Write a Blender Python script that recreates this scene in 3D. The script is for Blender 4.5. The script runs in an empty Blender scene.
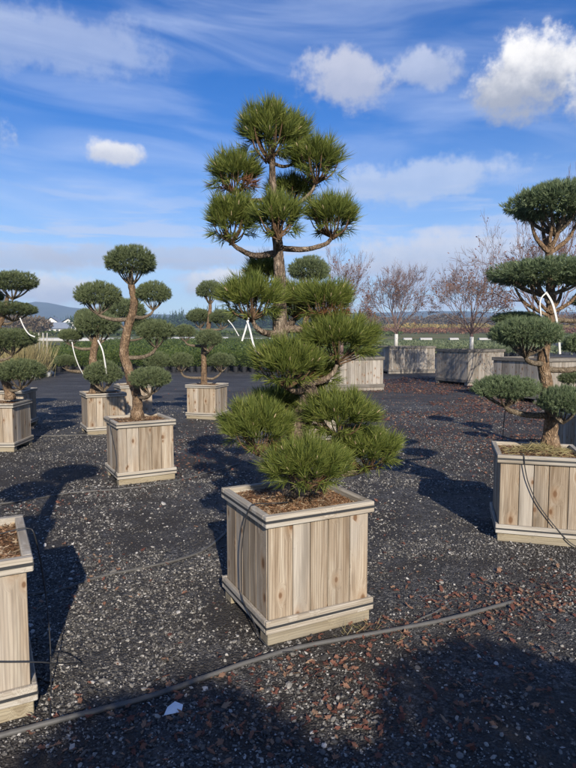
import bpy, bmesh, math, random
import numpy as np
from mathutils import Vector, Matrix
R = math.radians
rng = np.random.default_rng(7)
random.seed(7)
scene = bpy.context.scene
col = scene.collection

# ------------------------------------------------------------------ camera
CAM_H, PITCH, FPX = 1.6, R(4.42), 575.0
cd = bpy.data.cameras.new('camera'); cam = bpy.data.objects.new('camera', cd); col.objects.link(cam)
cam.location = (0, 0, CAM_H); cam.rotation_euler = (R(90) - PITCH, 0, 0)
cd.sensor_fit = 'VERTICAL'; cd.sensor_height = 36.0; cd.lens = FPX / 768 * 36.0
cd.clip_start = 0.05; cd.clip_end = 20000
scene.camera = cam

# ------------------------------------------------------------------ light
SUN_DIR = Vector((0.20, -0.98, 0)).normalized()
SUN_EL = R(25)
SUN_DIR = Vector((SUN_DIR.x * math.cos(SUN_EL), SUN_DIR.y * math.cos(SUN_EL), math.sin(SUN_EL)))
sl = bpy.data.lights.new('sun', 'SUN'); sl.energy = 5.0; sl.angle = R(0.5); sl.color = (1.0, 0.91, 0.77)
so = bpy.data.objects.new('sun', sl); col.objects.link(so)
so.rotation_euler = (-SUN_DIR).to_track_quat('-Z', 'Y').to_euler(); so.location = (5, -20, 12)
scene.view_settings.view_transform = 'Standard'; scene.view_settings.look = 'None'
scene.view_settings.gamma = 1; scene.view_settings.use_curve_mapping = False
scene.view_settings.exposure = 0.6
scene.render.engine = 'CYCLES'
cy = scene.cycles
cy.use_denoising = True
cy.max_bounces = 6; cy.diffuse_bounces = 3; cy.glossy_bounces = 2; cy.transmission_bounces = 3; cy.transparent_max_bounces = 6; cy.volume_bounces = 0
cy.caustics_reflective = False; cy.caustics_refractive = False
try: cy.denoiser = 'OPENIMAGEDENOISE'
except Exception: pass

# ------------------------------------------------------------------ node helper
class NT:
    def __init__(s, tree): s.t = tree; s.n = tree.nodes; s.l = tree.links
    def node(s, typ, ins=None, **kw):
        nd = s.n.new(typ)
        for k, v in kw.items(): setattr(nd, k, v)
        for k, v in (ins or {}).items():
            sock = nd.inputs[k]
            if isinstance(v, bpy.types.NodeSocket): s.l.new(v, sock)
            else: sock.default_value = v
        return nd
    def m(s, op, a, b=0.0, c=0.0, clamp=False):
        return s.node('ShaderNodeMath', {0: a, 1: b, 2: c}, operation=op, use_clamp=clamp).outputs[0]
    def vm(s, op, a, b=(0, 0, 0)):
        return s.node('ShaderNodeVectorMath', {0: a, 1: b}, operation=op).outputs[0]
    def mix(s, f, a, b, blend='MIX'):
        nd = s.n.new('ShaderNodeMix'); nd.data_type = 'RGBA'; nd.blend_type = blend; nd.clamp_factor = True
        for i, v in ((0, f), (6, a), (7, b)):
            if isinstance(v, bpy.types.NodeSocket): s.l.new(v, nd.inputs[i])
            else: nd.inputs[i].default_value = v if i == 0 else (tuple(v) + (1,))[:4]
        return nd.outputs[2]
    def ss(s, x, a, b):      # smoothstep
        return s.node('ShaderNodeMapRange', {'Value': x, 'From Min': a, 'From Max': b, 'To Min': 0.0, 'To Max': 1.0}, interpolation_type='SMOOTHSTEP').outputs[0]
    def noise(s, vec, scale, detail=3.0, rough=0.55, dist=0.0):
        return s.node('ShaderNodeTexNoise', {'Vector': vec, 'Scale': scale, 'Detail': detail, 'Roughness': rough, 'Distortion': dist}).outputs[0]
    def ramp(s, f, stops):
        nd = s.node('ShaderNodeValToRGB', {0: f}); e = nd.color_ramp.elements
        while len(e) < len(stops): e.new(0.5)
        for i, (p, c) in enumerate(stops): e[i].position = p; e[i].color = tuple(c) + (1,)
        return nd.outputs[0]
    def sep(s, v): return s.node('ShaderNodeSeparateXYZ', {0: v}).outputs
    def comb(s, x, y, z=0.0): return s.node('ShaderNodeCombineXYZ', {0: x, 1: y, 2: z}).outputs[0]

def px_dir(x, y):
    u = (x - 288) / FPX; v = -(y - 384) / FPX; c, s = math.cos(PITCH), math.sin(PITCH)
    return Vector((u, c + v * s, -s + v * c))
def at(x, y, Y):                      # the point at distance Y seen in direction (x, y) of the photograph
    d = px_dir(x, y); t = Y / d.y
    return Vector((d.x * t, Y, CAM_H + d.z * t))
def un(x, y, z=0.0):                  # the ground point
    d = px_dir(x, y); t = (z - CAM_H) / d.z
    return (d.x * t, d.y * t)

# ------------------------------------------------------------------ world: Nishita sky with cloud masses in it
world = bpy.data.worlds.new('World'); scene.world = world; world.use_nodes = True
W = NT(world.node_tree); W.n.clear()
sky = W.node('ShaderNodeTexSky', sky_type='NISHITA'); sky.sun_disc = False
sky.sun_elevation = SUN_EL; sky.sun_rotation = math.atan2(SUN_DIR.x, SUN_DIR.y)
sky.air_density = 1.0; sky.dust_density = 0.3; sky.ozone_density = 3.0
gen = W.node('ShaderNodeTexCoord').outputs['Generated']
dx, dy, dz = W.sep(W.vm('NORMALIZE', gen))
az = W.m('ARCTAN2', dx, dy); el = W.m('ARCSINE', dz)
def azel(x, y):
    d = px_dir(x, y).normalized(); return math.atan2(d.x, d.y), math.asin(d.z)
skyc = W.node('ShaderNodeHueSaturation', {'Hue': 0.517, 'Saturation': 1.45, 'Value': 0.92, 'Fac': 1.0, 'Color': sky.outputs[0]}).outputs[0]
base = W.comb(az, el)
skyc = W.mix(W.m('MULTIPLY', W.m('SUBTRACT', 1.0, W.ss(el, 0.0, 0.36)), 0.55), skyc, (4.4, 6.0, 8.2))
# high thin cirrus and low grey bands
st = W.noise(W.comb(W.m('MULTIPLY', az, 2.6), W.m('MULTIPLY', W.m('ADD', el, W.m('MULTIPLY', az, 0.10)), 15.0)), 1.0, 5.0, 0.52, 0.7)
st2 = W.noise(W.comb(W.m('MULTIPLY', az, 5.0), W.m('MULTIPLY', el, 42.0), 3.3), 1.0, 5.0, 0.6, 0.4)
cir = W.m('MULTIPLY', W.ss(st, 0.36, 0.86), W.m('SUBTRACT', 1.0, W.ss(el, 0.62, 0.95)))
skyc = W.mix(W.m('MULTIPLY', cir, 0.50), skyc, (4.9, 5.6, 7.2))
low = W.m('MULTIPLY', W.ss(st2, 0.47, 0.62), W.m('SUBTRACT', 1.0, W.ss(el, 0.12, 0.30)))
skyc = W.mix(W.m('MULTIPLY', low, 0.75), skyc, (4.6, 5.0, 6.2))
wn = W.node('ShaderNodeTexNoise', {'Vector': base, 'Scale': 9.0, 'Detail': 6.0, 'Roughness': 0.62}).outputs[1]
wn = W.vm('SUBTRACT', wn, (0.5, 0.5, 0.5))
wx, wy, wz = W.sep(wn)
fine = W.noise(base, 26.0, 6.0, 0.6); vfine = W.noise(base, 90.0, 4.0, 0.6)
# (x, y, half width, half height, opacity, top colour, bottom colour)
CLOUDS = [
    (348, 80, 58, 30, 0.85, (6.4, 6.5, 7.4), (5.0, 5.3, 6.6)),
    (425, 66, 40, 20, 0.6, (7.8, 8.0, 8.8), (5.6, 6.0, 7.2)),
    (526, 76, 80, 37, 1.0, (10.6, 10.3, 10.0), (4.0, 4.3, 5.2)),
    (600, 95, 40, 32, 0.9, (9, 9, 9), (5.2, 5.4, 6.2)),
    (114, 151, 33, 13, 0.95, (9.5, 9.3, 9.2), (6.6, 6.8, 7.6)),
    (50, 288, 60, 20, 1.0, (9.8, 9.7, 9.6), (6.4, 6.8, 7.8)),
    (20, 258, 90, 14, 0.7, (6.2, 6.5, 7.6), (5.4, 5.8, 7.0)),
    (222, 283, 46, 15, 1.0, (9.6, 9.5, 9.4), (6.8, 7.2, 8.0)),
    (420, 180, 120, 22, 0.55, (7.4, 7.9, 8.8), (6.4, 7.0, 8.2)),
    (440, 262, 150, 34, 0.85, (7.4, 7.6, 8.4), (5.6, 6.0, 7.2)),
    (150, 258, 140, 13, 0.7, (5.6, 6.0, 7.2), (5.2, 5.6, 6.8)),
    (60, 40, 130, 30, 0.35, (6.6, 7.0, 8.2), (6.0, 6.6, 8.0)),
    (640, 60, 60, 40, 0.9, (9, 9, 9), (5.2, 5.4, 6.2)), (-80, 120, 90, 30, 0.8, (9, 9, 9), (5.4, 5.6, 6.4)),
]
for (cx, cyy, hw, hh, op, ct, cb) in CLOUDS:
    a0, e0 = azel(cx, cyy); wa = abs(azel(cx + hw, cyy)[0] - a0); we = hh / FPX
    da = W.m('DIVIDE', W.m('ADD', W.m('SUBTRACT', az, a0), W.m('MULTIPLY', wx, wa * 1.3)), wa)
    de0 = W.m('DIVIDE', W.m('SUBTRACT', el, e0), we)
    de = W.m('ADD', de0, W.m('MULTIPLY', wy, 1.7))
    d = W.m('SQRT', W.m('ADD', W.m('MULTIPLY', da, da), W.m('MULTIPLY', de, de)))
    dn = W.m('ADD', W.m('SUBTRACT', 1.0, d), W.m('ADD', W.m('MULTIPLY', W.m('SUBTRACT', fine, 0.5), 1.0), W.m('MULTIPLY', W.m('SUBTRACT', vfine, 0.5), 0.35)))
    dens = W.m('MULTIPLY', W.ss(dn, -0.02, 0.52), op)
    sh = W.ss(W.m('ADD', de0, W.m('MULTIPLY', W.m('SUBTRACT', fine, 0.5), 1.5)), -0.55, 0.75)
    skyc = W.mix(dens, skyc, W.mix(sh, tuple(q * 0.68 for q in cb), tuple(q * 0.72 for q in ct)))
bg = W.node('ShaderNodeBackground', {0: skyc, 1: 0.1})
W.l.new(bg.outputs[0], W.node('ShaderNodeOutputWorld').inputs[0])

# ------------------------------------------------------------------ materials
def newmat(name):
    m = bpy.data.materials.new(name); m.use_nodes = True; t = NT(m.node_tree); t.n.clear(); return m, t
def finish(t, colr, rough=0.7, bump=None, bstr=0.3, bdist=0.01, spec=0.3, metal=0.0, trans=None):
    ins = {'Base Color': colr if isinstance(colr, bpy.types.NodeSocket) else tuple(colr) + (1,), 'Roughness': rough, 'Specular IOR Level': spec, 'Metallic': metal}
    p = t.node('ShaderNodeBsdfPrincipled', ins)
    if bump is not None:
        b = t.node('ShaderNodeBump', {'Height': bump, 'Strength': bstr, 'Distance': bdist}); t.l.new(b.outputs[0], p.inputs['Normal'])
    sh = p.outputs[0]
    if trans:
        tr = t.node('ShaderNodeBsdfTranslucent', {0: ins['Base Color']})
        sh = t.node('ShaderNodeMixShader', {0: trans, 1: sh, 2: tr.outputs[0]}).outputs[0]
    t.l.new(sh, t.node('ShaderNodeOutputMaterial').inputs[0])

def wood(name, axis, dark, mid, light, grey, greyf=0.35, knots=True):
    m, t = newmat(name)
    oc = t.node('ShaderNodeTexCoord').outputs['Object']
    isl = t.node('ShaderNodeNewGeometry').outputs['Random Per Island']
    orn = t.node('ShaderNodeObjectInfo').outputs['Random']
    off = t.m('ADD', t.m('MULTIPLY', isl, 37.0), t.m('MULTIPLY', orn, 91.0))
    v = t.vm('ADD', oc, t.comb(off, t.m('MULTIPLY', off, 0.37), t.m('MULTIPLY', off, 0.71)))
    def st(a, b):
        s = [a, a, a]; s[axis] = b
        return t.vm('MULTIPLY', v, tuple(s))
    px_, py_, pz_ = t.sep(v)
    vor = t.node('ShaderNodeTexVoronoi', {'Vector': t.comb(t.m('MULTIPLY', px_, 8.0), t.m('MULTIPLY', pz_, 4.6)), 'Scale': 1.0, 'Randomness': 1.0}, voronoi_dimensions='2D')
    vc = t.sep(vor.outputs['Color'])
    kd = t.m('ADD', t.m('MULTIPLY', vor.outputs['Distance'], t.m('ADD', 0.75, t.m('MULTIPLY', vc[1], 0.9))), t.m('MULTIPLY', t.ss(vc[0], 0.70, 0.72), 1.0))
    warp = t.m('MULTIPLY', t.m('SUBTRACT', 1.0, t.ss(kd, 0.0, 0.45)), 0.5)
    g1 = t.noise(t.vm('ADD', st(26, 1.5), t.comb(warp, warp, warp)), 1.0, 5.0, 0.6, 0.5)
    g2 = t.noise(st(190, 5.0), 1.0, 3.0, 0.6)
    big = t.noise(st(4, 1.3), 1.0, 3.0, 0.5)
    wav = t.node('ShaderNodeTexWave', {'Vector': t.vm('ADD', st(1.0, 0.10), t.comb(warp, 0.0, 0.0)), 'Scale': 22.0, 'Distortion': 7.0, 'Detail': 2.0, 'Detail Scale': 1.0}, wave_type='BANDS', bands_direction='X' if axis == 2 else 'Z').outputs[1]
    c = t.ramp(g1, [(0.33, dark), (0.5, mid), (0.66, light)])
    c = t.mix(t.m('MULTIPLY', t.ss(wav, 0.5, 1.0), 0.42), c, tuple(x * 0.55 for x in dark))
    c = t.mix(t.m('MULTIPLY', t.ss(g2, 0.5, 0.75), 0.30), c, tuple(x * 0.8 for x in dark))
    gm = t.m('MULTIPLY', t.ss(t.m('ADD', big, t.m('MULTIPLY', t.m('SUBTRACT', isl, 0.5), 0.35)), 0.35, 0.7), greyf)
    c = t.mix(gm, c, grey)
    vb = t.m('ADD', t.m('MULTIPLY', orn, 0.12), t.m('ADD', 0.70, t.m('MULTIPLY', isl, 0.44)))
    c = t.mix(1.0, c, t.comb(vb, vb, t.m('MULTIPLY', vb, 0.98)), 'MULTIPLY')
    h = t.m('ADD', g1, t.m('MULTIPLY', g2, 0.5))
    if knots:
        kn = t.m('SUBTRACT', 1.0, t.ss(kd, 0.06, 0.14)); halo = t.m('SUBTRACT', 1.0, t.ss(kd, 0.10, 0.34))
        c = t.mix(t.m('MULTIPLY', halo, 0.30), c, (0.27, 0.15, 0.07))
        c = t.mix(t.m('MULTIPLY', kn, 0.85), c, (0.13, 0.065, 0.03))
        h = t.m('SUBTRACT', h, t.m('MULTIPLY', kn, 0.5))
    # weather stains running down
    stn = t.noise(st(9, 0.9), 1.0, 4.0, 0.6)
    c = t.mix(t.m('MULTIPLY', t.ss(stn, 0.5, 0.72), 0.55), c, (0.12, 0.105, 0.085))
    finish(t, c, 0.78, h, 0.35, 0.004, 0.2)
    return m
CED = ((0.22, 0.16, 0.108), (0.365, 0.29, 0.215), (0.48, 0.41, 0.325), (0.33, 0.31, 0.285))
M = {}
M['wood_v'] = wood('cedar_boards', 2, *CED, greyf=0.6)
M['wood_h'] = wood('cedar_trim', 0, (0.31, 0.26, 0.20), (0.42, 0.37, 0.31), (0.50, 0.46, 0.40), (0.44, 0.43, 0.41), greyf=0.6, knots=False)
GRY = ((0.17, 0.145, 0.12), (0.30, 0.265, 0.225), (0.41, 0.37, 0.325), (0.32, 0.295, 0.27))
M['grey_v'] = wood('weathered_boards', 2, *GRY, greyf=0.6)
M['grey_h'] = wood('weathered_trim', 0, (0.11, 0.095, 0.08), (0.19, 0.17, 0.15), (0.27, 0.25, 0.225), (0.21, 0.195, 0.18), greyf=0.5, knots=False)
M['skid'] = wood('skid_lumber', 0, (0.22, 0.175, 0.115), (0.33, 0.275, 0.19), (0.40, 0.345, 0.25), (0.29, 0.27, 0.23), greyf=0.5, knots=False)

def simple(name, c, rough=0.6, spec=0.3, nscale=30, var=0.25, metal=0.0):
    m, t = newmat(name)
    n = t.noise(t.node('ShaderNodeTexCoord').outputs['Object'], nscale, 4.0)
    cc = t.mix(n, tuple(x * (1 - var) for x in c), tuple(min(1, x * (1 + var)) for x in c))
    finish(t, cc, rough, n, 0.2, 0.003, spec, metal); return m
M['strap'] = simple('black_banding', (0.035, 0.036, 0.038), 0.45, 0.5)
M['hose'] = simple('dusty_black_pipe', (0.085, 0.082, 0.078), 0.6, 0.35, 18, 0.4)
M['tube'] = simple('thin_black_tubing', (0.03, 0.03, 0.032), 0.5, 0.4)
M['pot'] = simple('black_plastic_pot', (0.018, 0.018, 0.02), 0.5, 0.4)
M['white'] = simple('white_tie_plastic', (0.56, 0.56, 0.545), 0.6, 0.25, 20, 0.2)
M['card'] = simple('white_card', (0.80, 0.81, 0.82), 0.6, 0.3, 40, 0.05)
M['paint'] = simple('white_trunk_paint', (0.50, 0.49, 0.46), 0.8, 0.2, 25, 0.12)
M['film'] = simple('white_cover_film', (0.42, 0.41, 0.39), 0.6, 0.2, 2, 0.1)
M['stake'] = simple('pale_stake', (0.45, 0.43, 0.38), 0.7)

def leafmat(name, stops, trans=0.25, rough=0.55, scl=9.0):
    m, t = newmat(name)
    g = t.node('ShaderNodeNewGeometry')
    n = t.noise(g.outputs['Position'], scl, 2.0)
    f = t.m('ADD', t.m('MULTIPLY', g.outputs['Random Per Island'], 0.6), t.m('MULTIPLY', n, 0.4))
    finish(t, t.ramp(f, stops), rough, None, spec=0.25, trans=trans); return m
M['needle'] = leafmat('black_pine_needles', [(0.1, (0.052, 0.080, 0.017)), (0.45, (0.135, 0.172, 0.036)), (0.8, (0.26, 0.285, 0.07)), (0.97, (0.38, 0.33, 0.14))], 0.38)
M['needle_red'] = leafmat('dead_brown_needles', [(0.2, (0.12, 0.045, 0.02)), (0.8, (0.22, 0.10, 0.045))], 0.2)
M['scots'] = leafmat('blue_green_needles', [(0.1, (0.075, 0.10, 0.045)), (0.5, (0.155, 0.195, 0.092)), (0.9, (0.26, 0.285, 0.145))], 0.36)
M['scots_blue'] = leafmat('blue_grey_needles', [(0.1, (0.08, 0.115, 0.055)), (0.5, (0.16, 0.215, 0.11)), (0.9, (0.27, 0.31, 0.17))], 0.36)
M['shrub'] = leafmat('field_shrub_leaves', [(0.1, (0.030, 0.055, 0.012)), (0.5, (0.068, 0.10, 0.022)), (0.9, (0.13, 0.16, 0.038))], 0.3, scl=1.5)
M['shrub_grey'] = leafmat('grey_shrub_leaves', [(0.1, (0.07, 0.095, 0.045)), (0.5, (0.13, 0.16, 0.08)), (0.9, (0.22, 0.235, 0.13))], 0.2, scl=1.5)
M['yellow'] = leafmat('yellow_leaves', [(0.1, (0.18, 0.14, 0.05)), (0.6, (0.34, 0.25, 0.07)), (0.9, (0.27, 0.17, 0.06))], 0.2, scl=0.15)
M['russet'] = leafmat('russet_leaves', [(0.1, (0.12, 0.05, 0.03)), (0.6, (0.20, 0.09, 0.05)), (0.9, (0.28, 0.16, 0.08))], 0.2, scl=0.2)
M['brown'] = leafmat('bare_brown_crowns', [(0.1, (0.09, 0.065, 0.045)), (0.6, (0.16, 0.12, 0.08)), (0.9, (0.21, 0.17, 0.11))], 0.2, scl=0.2)
M['conifer'] = leafmat('far_conifer', [(0.1, (0.020, 0.042, 0.016)), (0.6, (0.036, 0.065, 0.024)), (0.9, (0.055, 0.085, 0.030))], 0.1, scl=0.08)
M['straw'] = leafmat('dry_grass_blades', [(0.1, (0.28, 0.22, 0.10)), (0.6, (0.42, 0.35, 0.18)), (0.9, (0.26, 0.28, 0.10))], 0.3)
M['leaf'] = leafmat('fallen_leaves', [(0.15, (0.085, 0.034, 0.026)), (0.4, (0.16, 0.064, 0.045)), (0.62, (0.22, 0.11, 0.07)), (0.88, (0.31, 0.21, 0.135))], 0.15, 0.7, 3.0)
M['redleaf'] = leafmat('clinging_red_leaves', [(0.1, (0.15, 0.045, 0.035)), (0.6, (0.22, 0.10, 0.055)), (0.9, (0.27, 0.16, 0.085))], 0.3)

def barkmat(name, a, b, c, scale=28):
    m, t = newmat(name)
    oc = t.node('ShaderNodeTexCoord').outputs['Object']
    wv = t.node('ShaderNodeTexNoise', {'Vector': oc, 'Scale': scale * 0.5, 'Detail': 4.0}).outputs[1]
    v = t.node('ShaderNodeTexVoronoi', {'Vector': t.vm('ADD', t.vm('MULTIPLY', oc, (1, 1, 0.30)), t.vm('MULTIPLY', wv, (0.035, 0.035, 0.035))), 'Scale': scale * 1.5}, feature='DISTANCE_TO_EDGE').outputs[0]
    n = t.noise(oc, scale * 0.7, 5.0, 0.65)
    pl = t.sep(t.node('ShaderNodeTexVoronoi', {'Vector': t.vm('ADD', t.vm('MULTIPLY', oc, (1, 1, 0.30)), t.vm('MULTIPLY', wv, (0.05, 0.05, 0.05))), 'Scale': scale * 1.1}).outputs['Color'])[0]
    bigp = t.noise(oc, 6.0, 3.0)
    n = t.m('ADD', t.m('MULTIPLY', n, 0.62), t.m('ADD', t.m('MULTIPLY', pl, 0.24), t.m('MULTIPLY', t.m('SUBTRACT', bigp, 0.35), 0.45)))
    cc = t.ramp(n, [(0.3, a), (0.55, b), (0.75, c)])
    cc = t.mix(t.m('MULTIPLY', t.m('SUBTRACT', 1.0, t.ss(v, 0.0, 0.12)), 0.62), cc, tuple(x * 0.5 for x in a))
    finish(t, cc, 0.85, t.m('ADD', v, t.m('MULTIPLY', n, 1.0)), 1.0, 0.022, 0.1); return m
M['bark'] = barkmat('pine_bark', (0.08, 0.06, 0.045), (0.20, 0.15, 0.11), (0.34, 0.28, 0.215), 34)
M['bark_orange'] = barkmat('orange_bark', (0.11, 0.075, 0.05), (0.25, 0.165, 0.10), (0.37, 0.275, 0.19), 34)
M['bark_branch'] = barkmat('branch_bark', (0.13, 0.10, 0.07), (0.26, 0.205, 0.145), (0.36, 0.30, 0.23), 50)
M['twig'] = barkmat('bare_twig_bark', (0.12, 0.075, 0.065), (0.21, 0.145, 0.128), (0.29, 0.215, 0.20), 20)
M['bud'] = simple('pale_buds', (0.42, 0.33, 0.20), 0.8, 0.1)
M['needletwig'] = simple('pad_twigs', (0.12, 0.075, 0.045), 0.85, 0.1)

# soil / mulch
m, t = newmat('bark_mulch'); oc = t.node('ShaderNodeTexCoord').outputs['Object']
n1 = t.noise(oc, 60, 5.0, 0.7); n2 = t.noise(oc, 7, 3.0)
c = t.ramp(n1, [(0.3, (0.05, 0.028, 0.016)), (0.5, (0.17, 0.095, 0.05)), (0.7, (0.34, 0.22, 0.13))])
c = t.mix(t.ss(n2, 0.45, 0.65), c, t.ramp(n1, [(0.3, (0.07, 0.05, 0.03)), (0.7, (0.26, 0.20, 0.12))]))
finish(t, c, 0.9, n1, 0.9, 0.012, 0.1); M['mulch'] = m
m, t = newmat('mulch_chips'); isl = t.node('ShaderNodeNewGeometry').outputs['Random Per Island']
finish(t, t.ramp(isl, [(0.1, (0.09, 0.045, 0.025)), (0.4, (0.22, 0.115, 0.06)), (0.7, (0.33, 0.20, 0.11)), (0.95, (0.46, 0.36, 0.24))]), 0.85, None, spec=0.1); M['chip'] = m

# gravel yard
m, t = newmat('gravel_yard')
po = t.node('ShaderNodeNewGeometry').outputs['Position']
big = t.noise(po, 0.55, 4.0, 0.6); mid = t.noise(po, 3.1, 4.0, 0.6)
v1 = t.node('ShaderNodeTexVoronoi', {'Vector': po, 'Scale': 95.0}); v2 = t.node('ShaderNodeTexVoronoi', {'Vector': po, 'Scale': 40.0})
r1 = t.sep(v1.outputs['Color'])[0]; r2 = t.sep(v2.outputs['Color'])[1]
stone = t.ramp(r1, [(0.0, (0.016, 0.015, 0.015)), (0.45, (0.036, 0.034, 0.033)), (0.72, (0.085, 0.08, 0.075)), (0.93, (0.21, 0.20, 0.185))])
stone2 = t.ramp(r2, [(0.0, (0.016, 0.015, 0.015)), (0.6, (0.042, 0.04, 0.038)), (0.95, (0.17, 0.16, 0.15))])
c = t.mix(0.42, stone, stone2)
soil = t.ramp(t.noise(po, 38.0, 5.0, 0.7), [(0.3, (0.018, 0.016, 0.014)), (0.6, (0.046, 0.039, 0.033)), (0.8, (0.09, 0.073, 0.058))])
c = t.mix(t.m('MULTIPLY', t.ss(t.m('ADD', t.m('MULTIPLY', big, 0.6), t.m('MULTIPLY', mid, 0.4)), 0.42, 0.56), 0.9), c, soil)
# farther out the yard is smooth blue-black ground cloth and rolled fines
yy = t.sep(po)[1]; xx = t.sep(po)[0]
cloth = t.ramp(t.noise(t.vm('MULTIPLY', po, (0.5, 1.1, 1.0)), 1.3, 7.0, 0.72), [(0.36, (0.030, 0.029, 0.031)), (0.52, (0.064, 0.062, 0.063)), (0.66, (0.15, 0.142, 0.132))])
c = t.mix(t.m('MULTIPLY', t.ss(t.m('ADD', yy, t.m('MULTIPLY', mid, 4.0)), 9.0, 16.0), 0.5), c, cloth)
h = t.m('ADD', t.m('SUBTRACT', 1.0, v1.outputs['Distance']), t.m('MULTIPLY', mid, 0.7))
finish(t, c, 0.75, h, 0.8, 0.012, 0.3); M['gravel'] = m
m, t = newmat('pebbles'); isl = t.node('ShaderNodeNewGeometry').outputs['Random Per Island']
n = t.noise(t.node('ShaderNodeNewGeometry').outputs['Position'], 160, 3.0)
c = t.ramp(isl, [(0.0, (0.022, 0.020, 0.019)), (0.40, (0.052, 0.048, 0.044)), (0.60, (0.11, 0.103, 0.094)), (0.80, (0.23, 0.214, 0.188)), (0.93, (0.36, 0.34, 0.305)), (0.99, (0.56, 0.535, 0.50))])
c = t.mix(t.m('MULTIPLY', n, 0.5), c, (0.09, 0.085, 0.08)); finish(t, c, 0.65, n, 0.25, 0.002, 0.35); M['pebble'] = m
m, t = newmat('field_ground'); po = t.node('ShaderNodeNewGeometry').outputs['Position']
n = t.noise(t.vm('MULTIPLY', po, (0.02, 0.10, 0.1)), 1.0, 5.0, 0.6)
finish(t, t.ramp(n, [(0.3, (0.055, 0.07, 0.022)), (0.5, (0.11, 0.125, 0.035)), (0.62, (0.16, 0.13, 0.06)), (0.75, (0.10, 0.115, 0.04))]), 0.9, n, 0.2, 0.5, 0.1); M['field'] = m
m, t = newmat('forested_hill'); po = t.node('ShaderNodeNewGeometry').outputs['Position']
n = t.noise(po, 0.012, 6.0, 0.65)
finish(t, t.ramp(n, [(0.3, (0.02, 0.035, 0.02)), (0.6, (0.045, 0.06, 0.03)), (0.8, (0.08, 0.085, 0.045))]), 0.95, n, 0.5, 20.0, 0.05); M['hill'] = m
M['wall'] = simple('white_siding', (0.74, 0.73, 0.70), 0.7, 0.2, 3, 0.06)
M['roof'] = simple('slate_grey_roof', (0.20, 0.23, 0.28), 0.6, 0.3, 2, 0.15)
M['glass'] = simple('dark_window', (0.03, 0.035, 0.04), 0.15, 0.6, 5, 0.1)
M['rock'] = simple('pale_boulder', (0.42, 0.41, 0.38), 0.85, 0.2, 9, 0.35)

# ------------------------------------------------------------------ mesh helpers
def mesh_np(name, V, F, mats, mi=None, smooth=False):
    """V (n,3); F list of (k, array) groups of equal-sided faces; mi list of material index per group"""
    V = np.asarray(V, dtype=np.float32); me = bpy.data.meshes.new(name)
    F = [np.asarray(f, dtype=np.int32) for f in F if len(f)]
    if mi is None: mi = [0] * len(F)
    me.vertices.add(len(V)); me.vertices.foreach_set('co', V.ravel())
    nl = sum(f.size for f in F); nf = sum(len(f) for f in F)
    me.loops.add(nl); me.polygons.add(nf)
    me.loops.foreach_set('vertex_index', np.concatenate([f.ravel() for f in F]))
    tot = np.concatenate([np.full(len(f), f.shape[1], np.int32) for f in F])
    start = np.concatenate([[0], np.cumsum(tot)[:-1]]).astype(np.int32)
    me.polygons.foreach_set('loop_start', start)
    try: me.polygons.foreach_set('loop_total', tot)
    except Exception: pass
    me.polygons.foreach_set('material_index', np.concatenate([np.full(len(f), k if np.isscalar(k) else 0, np.int32) if np.isscalar(k) else np.asarray(k, np.int32) for f, k in zip(F, mi)]))
    me.polygons.foreach_set('use_smooth', np.full(nf, smooth))
    for mm in mats: me.materials.append(mm)
    me.update(calc_edges=True); me.validate()
    return me
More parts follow.
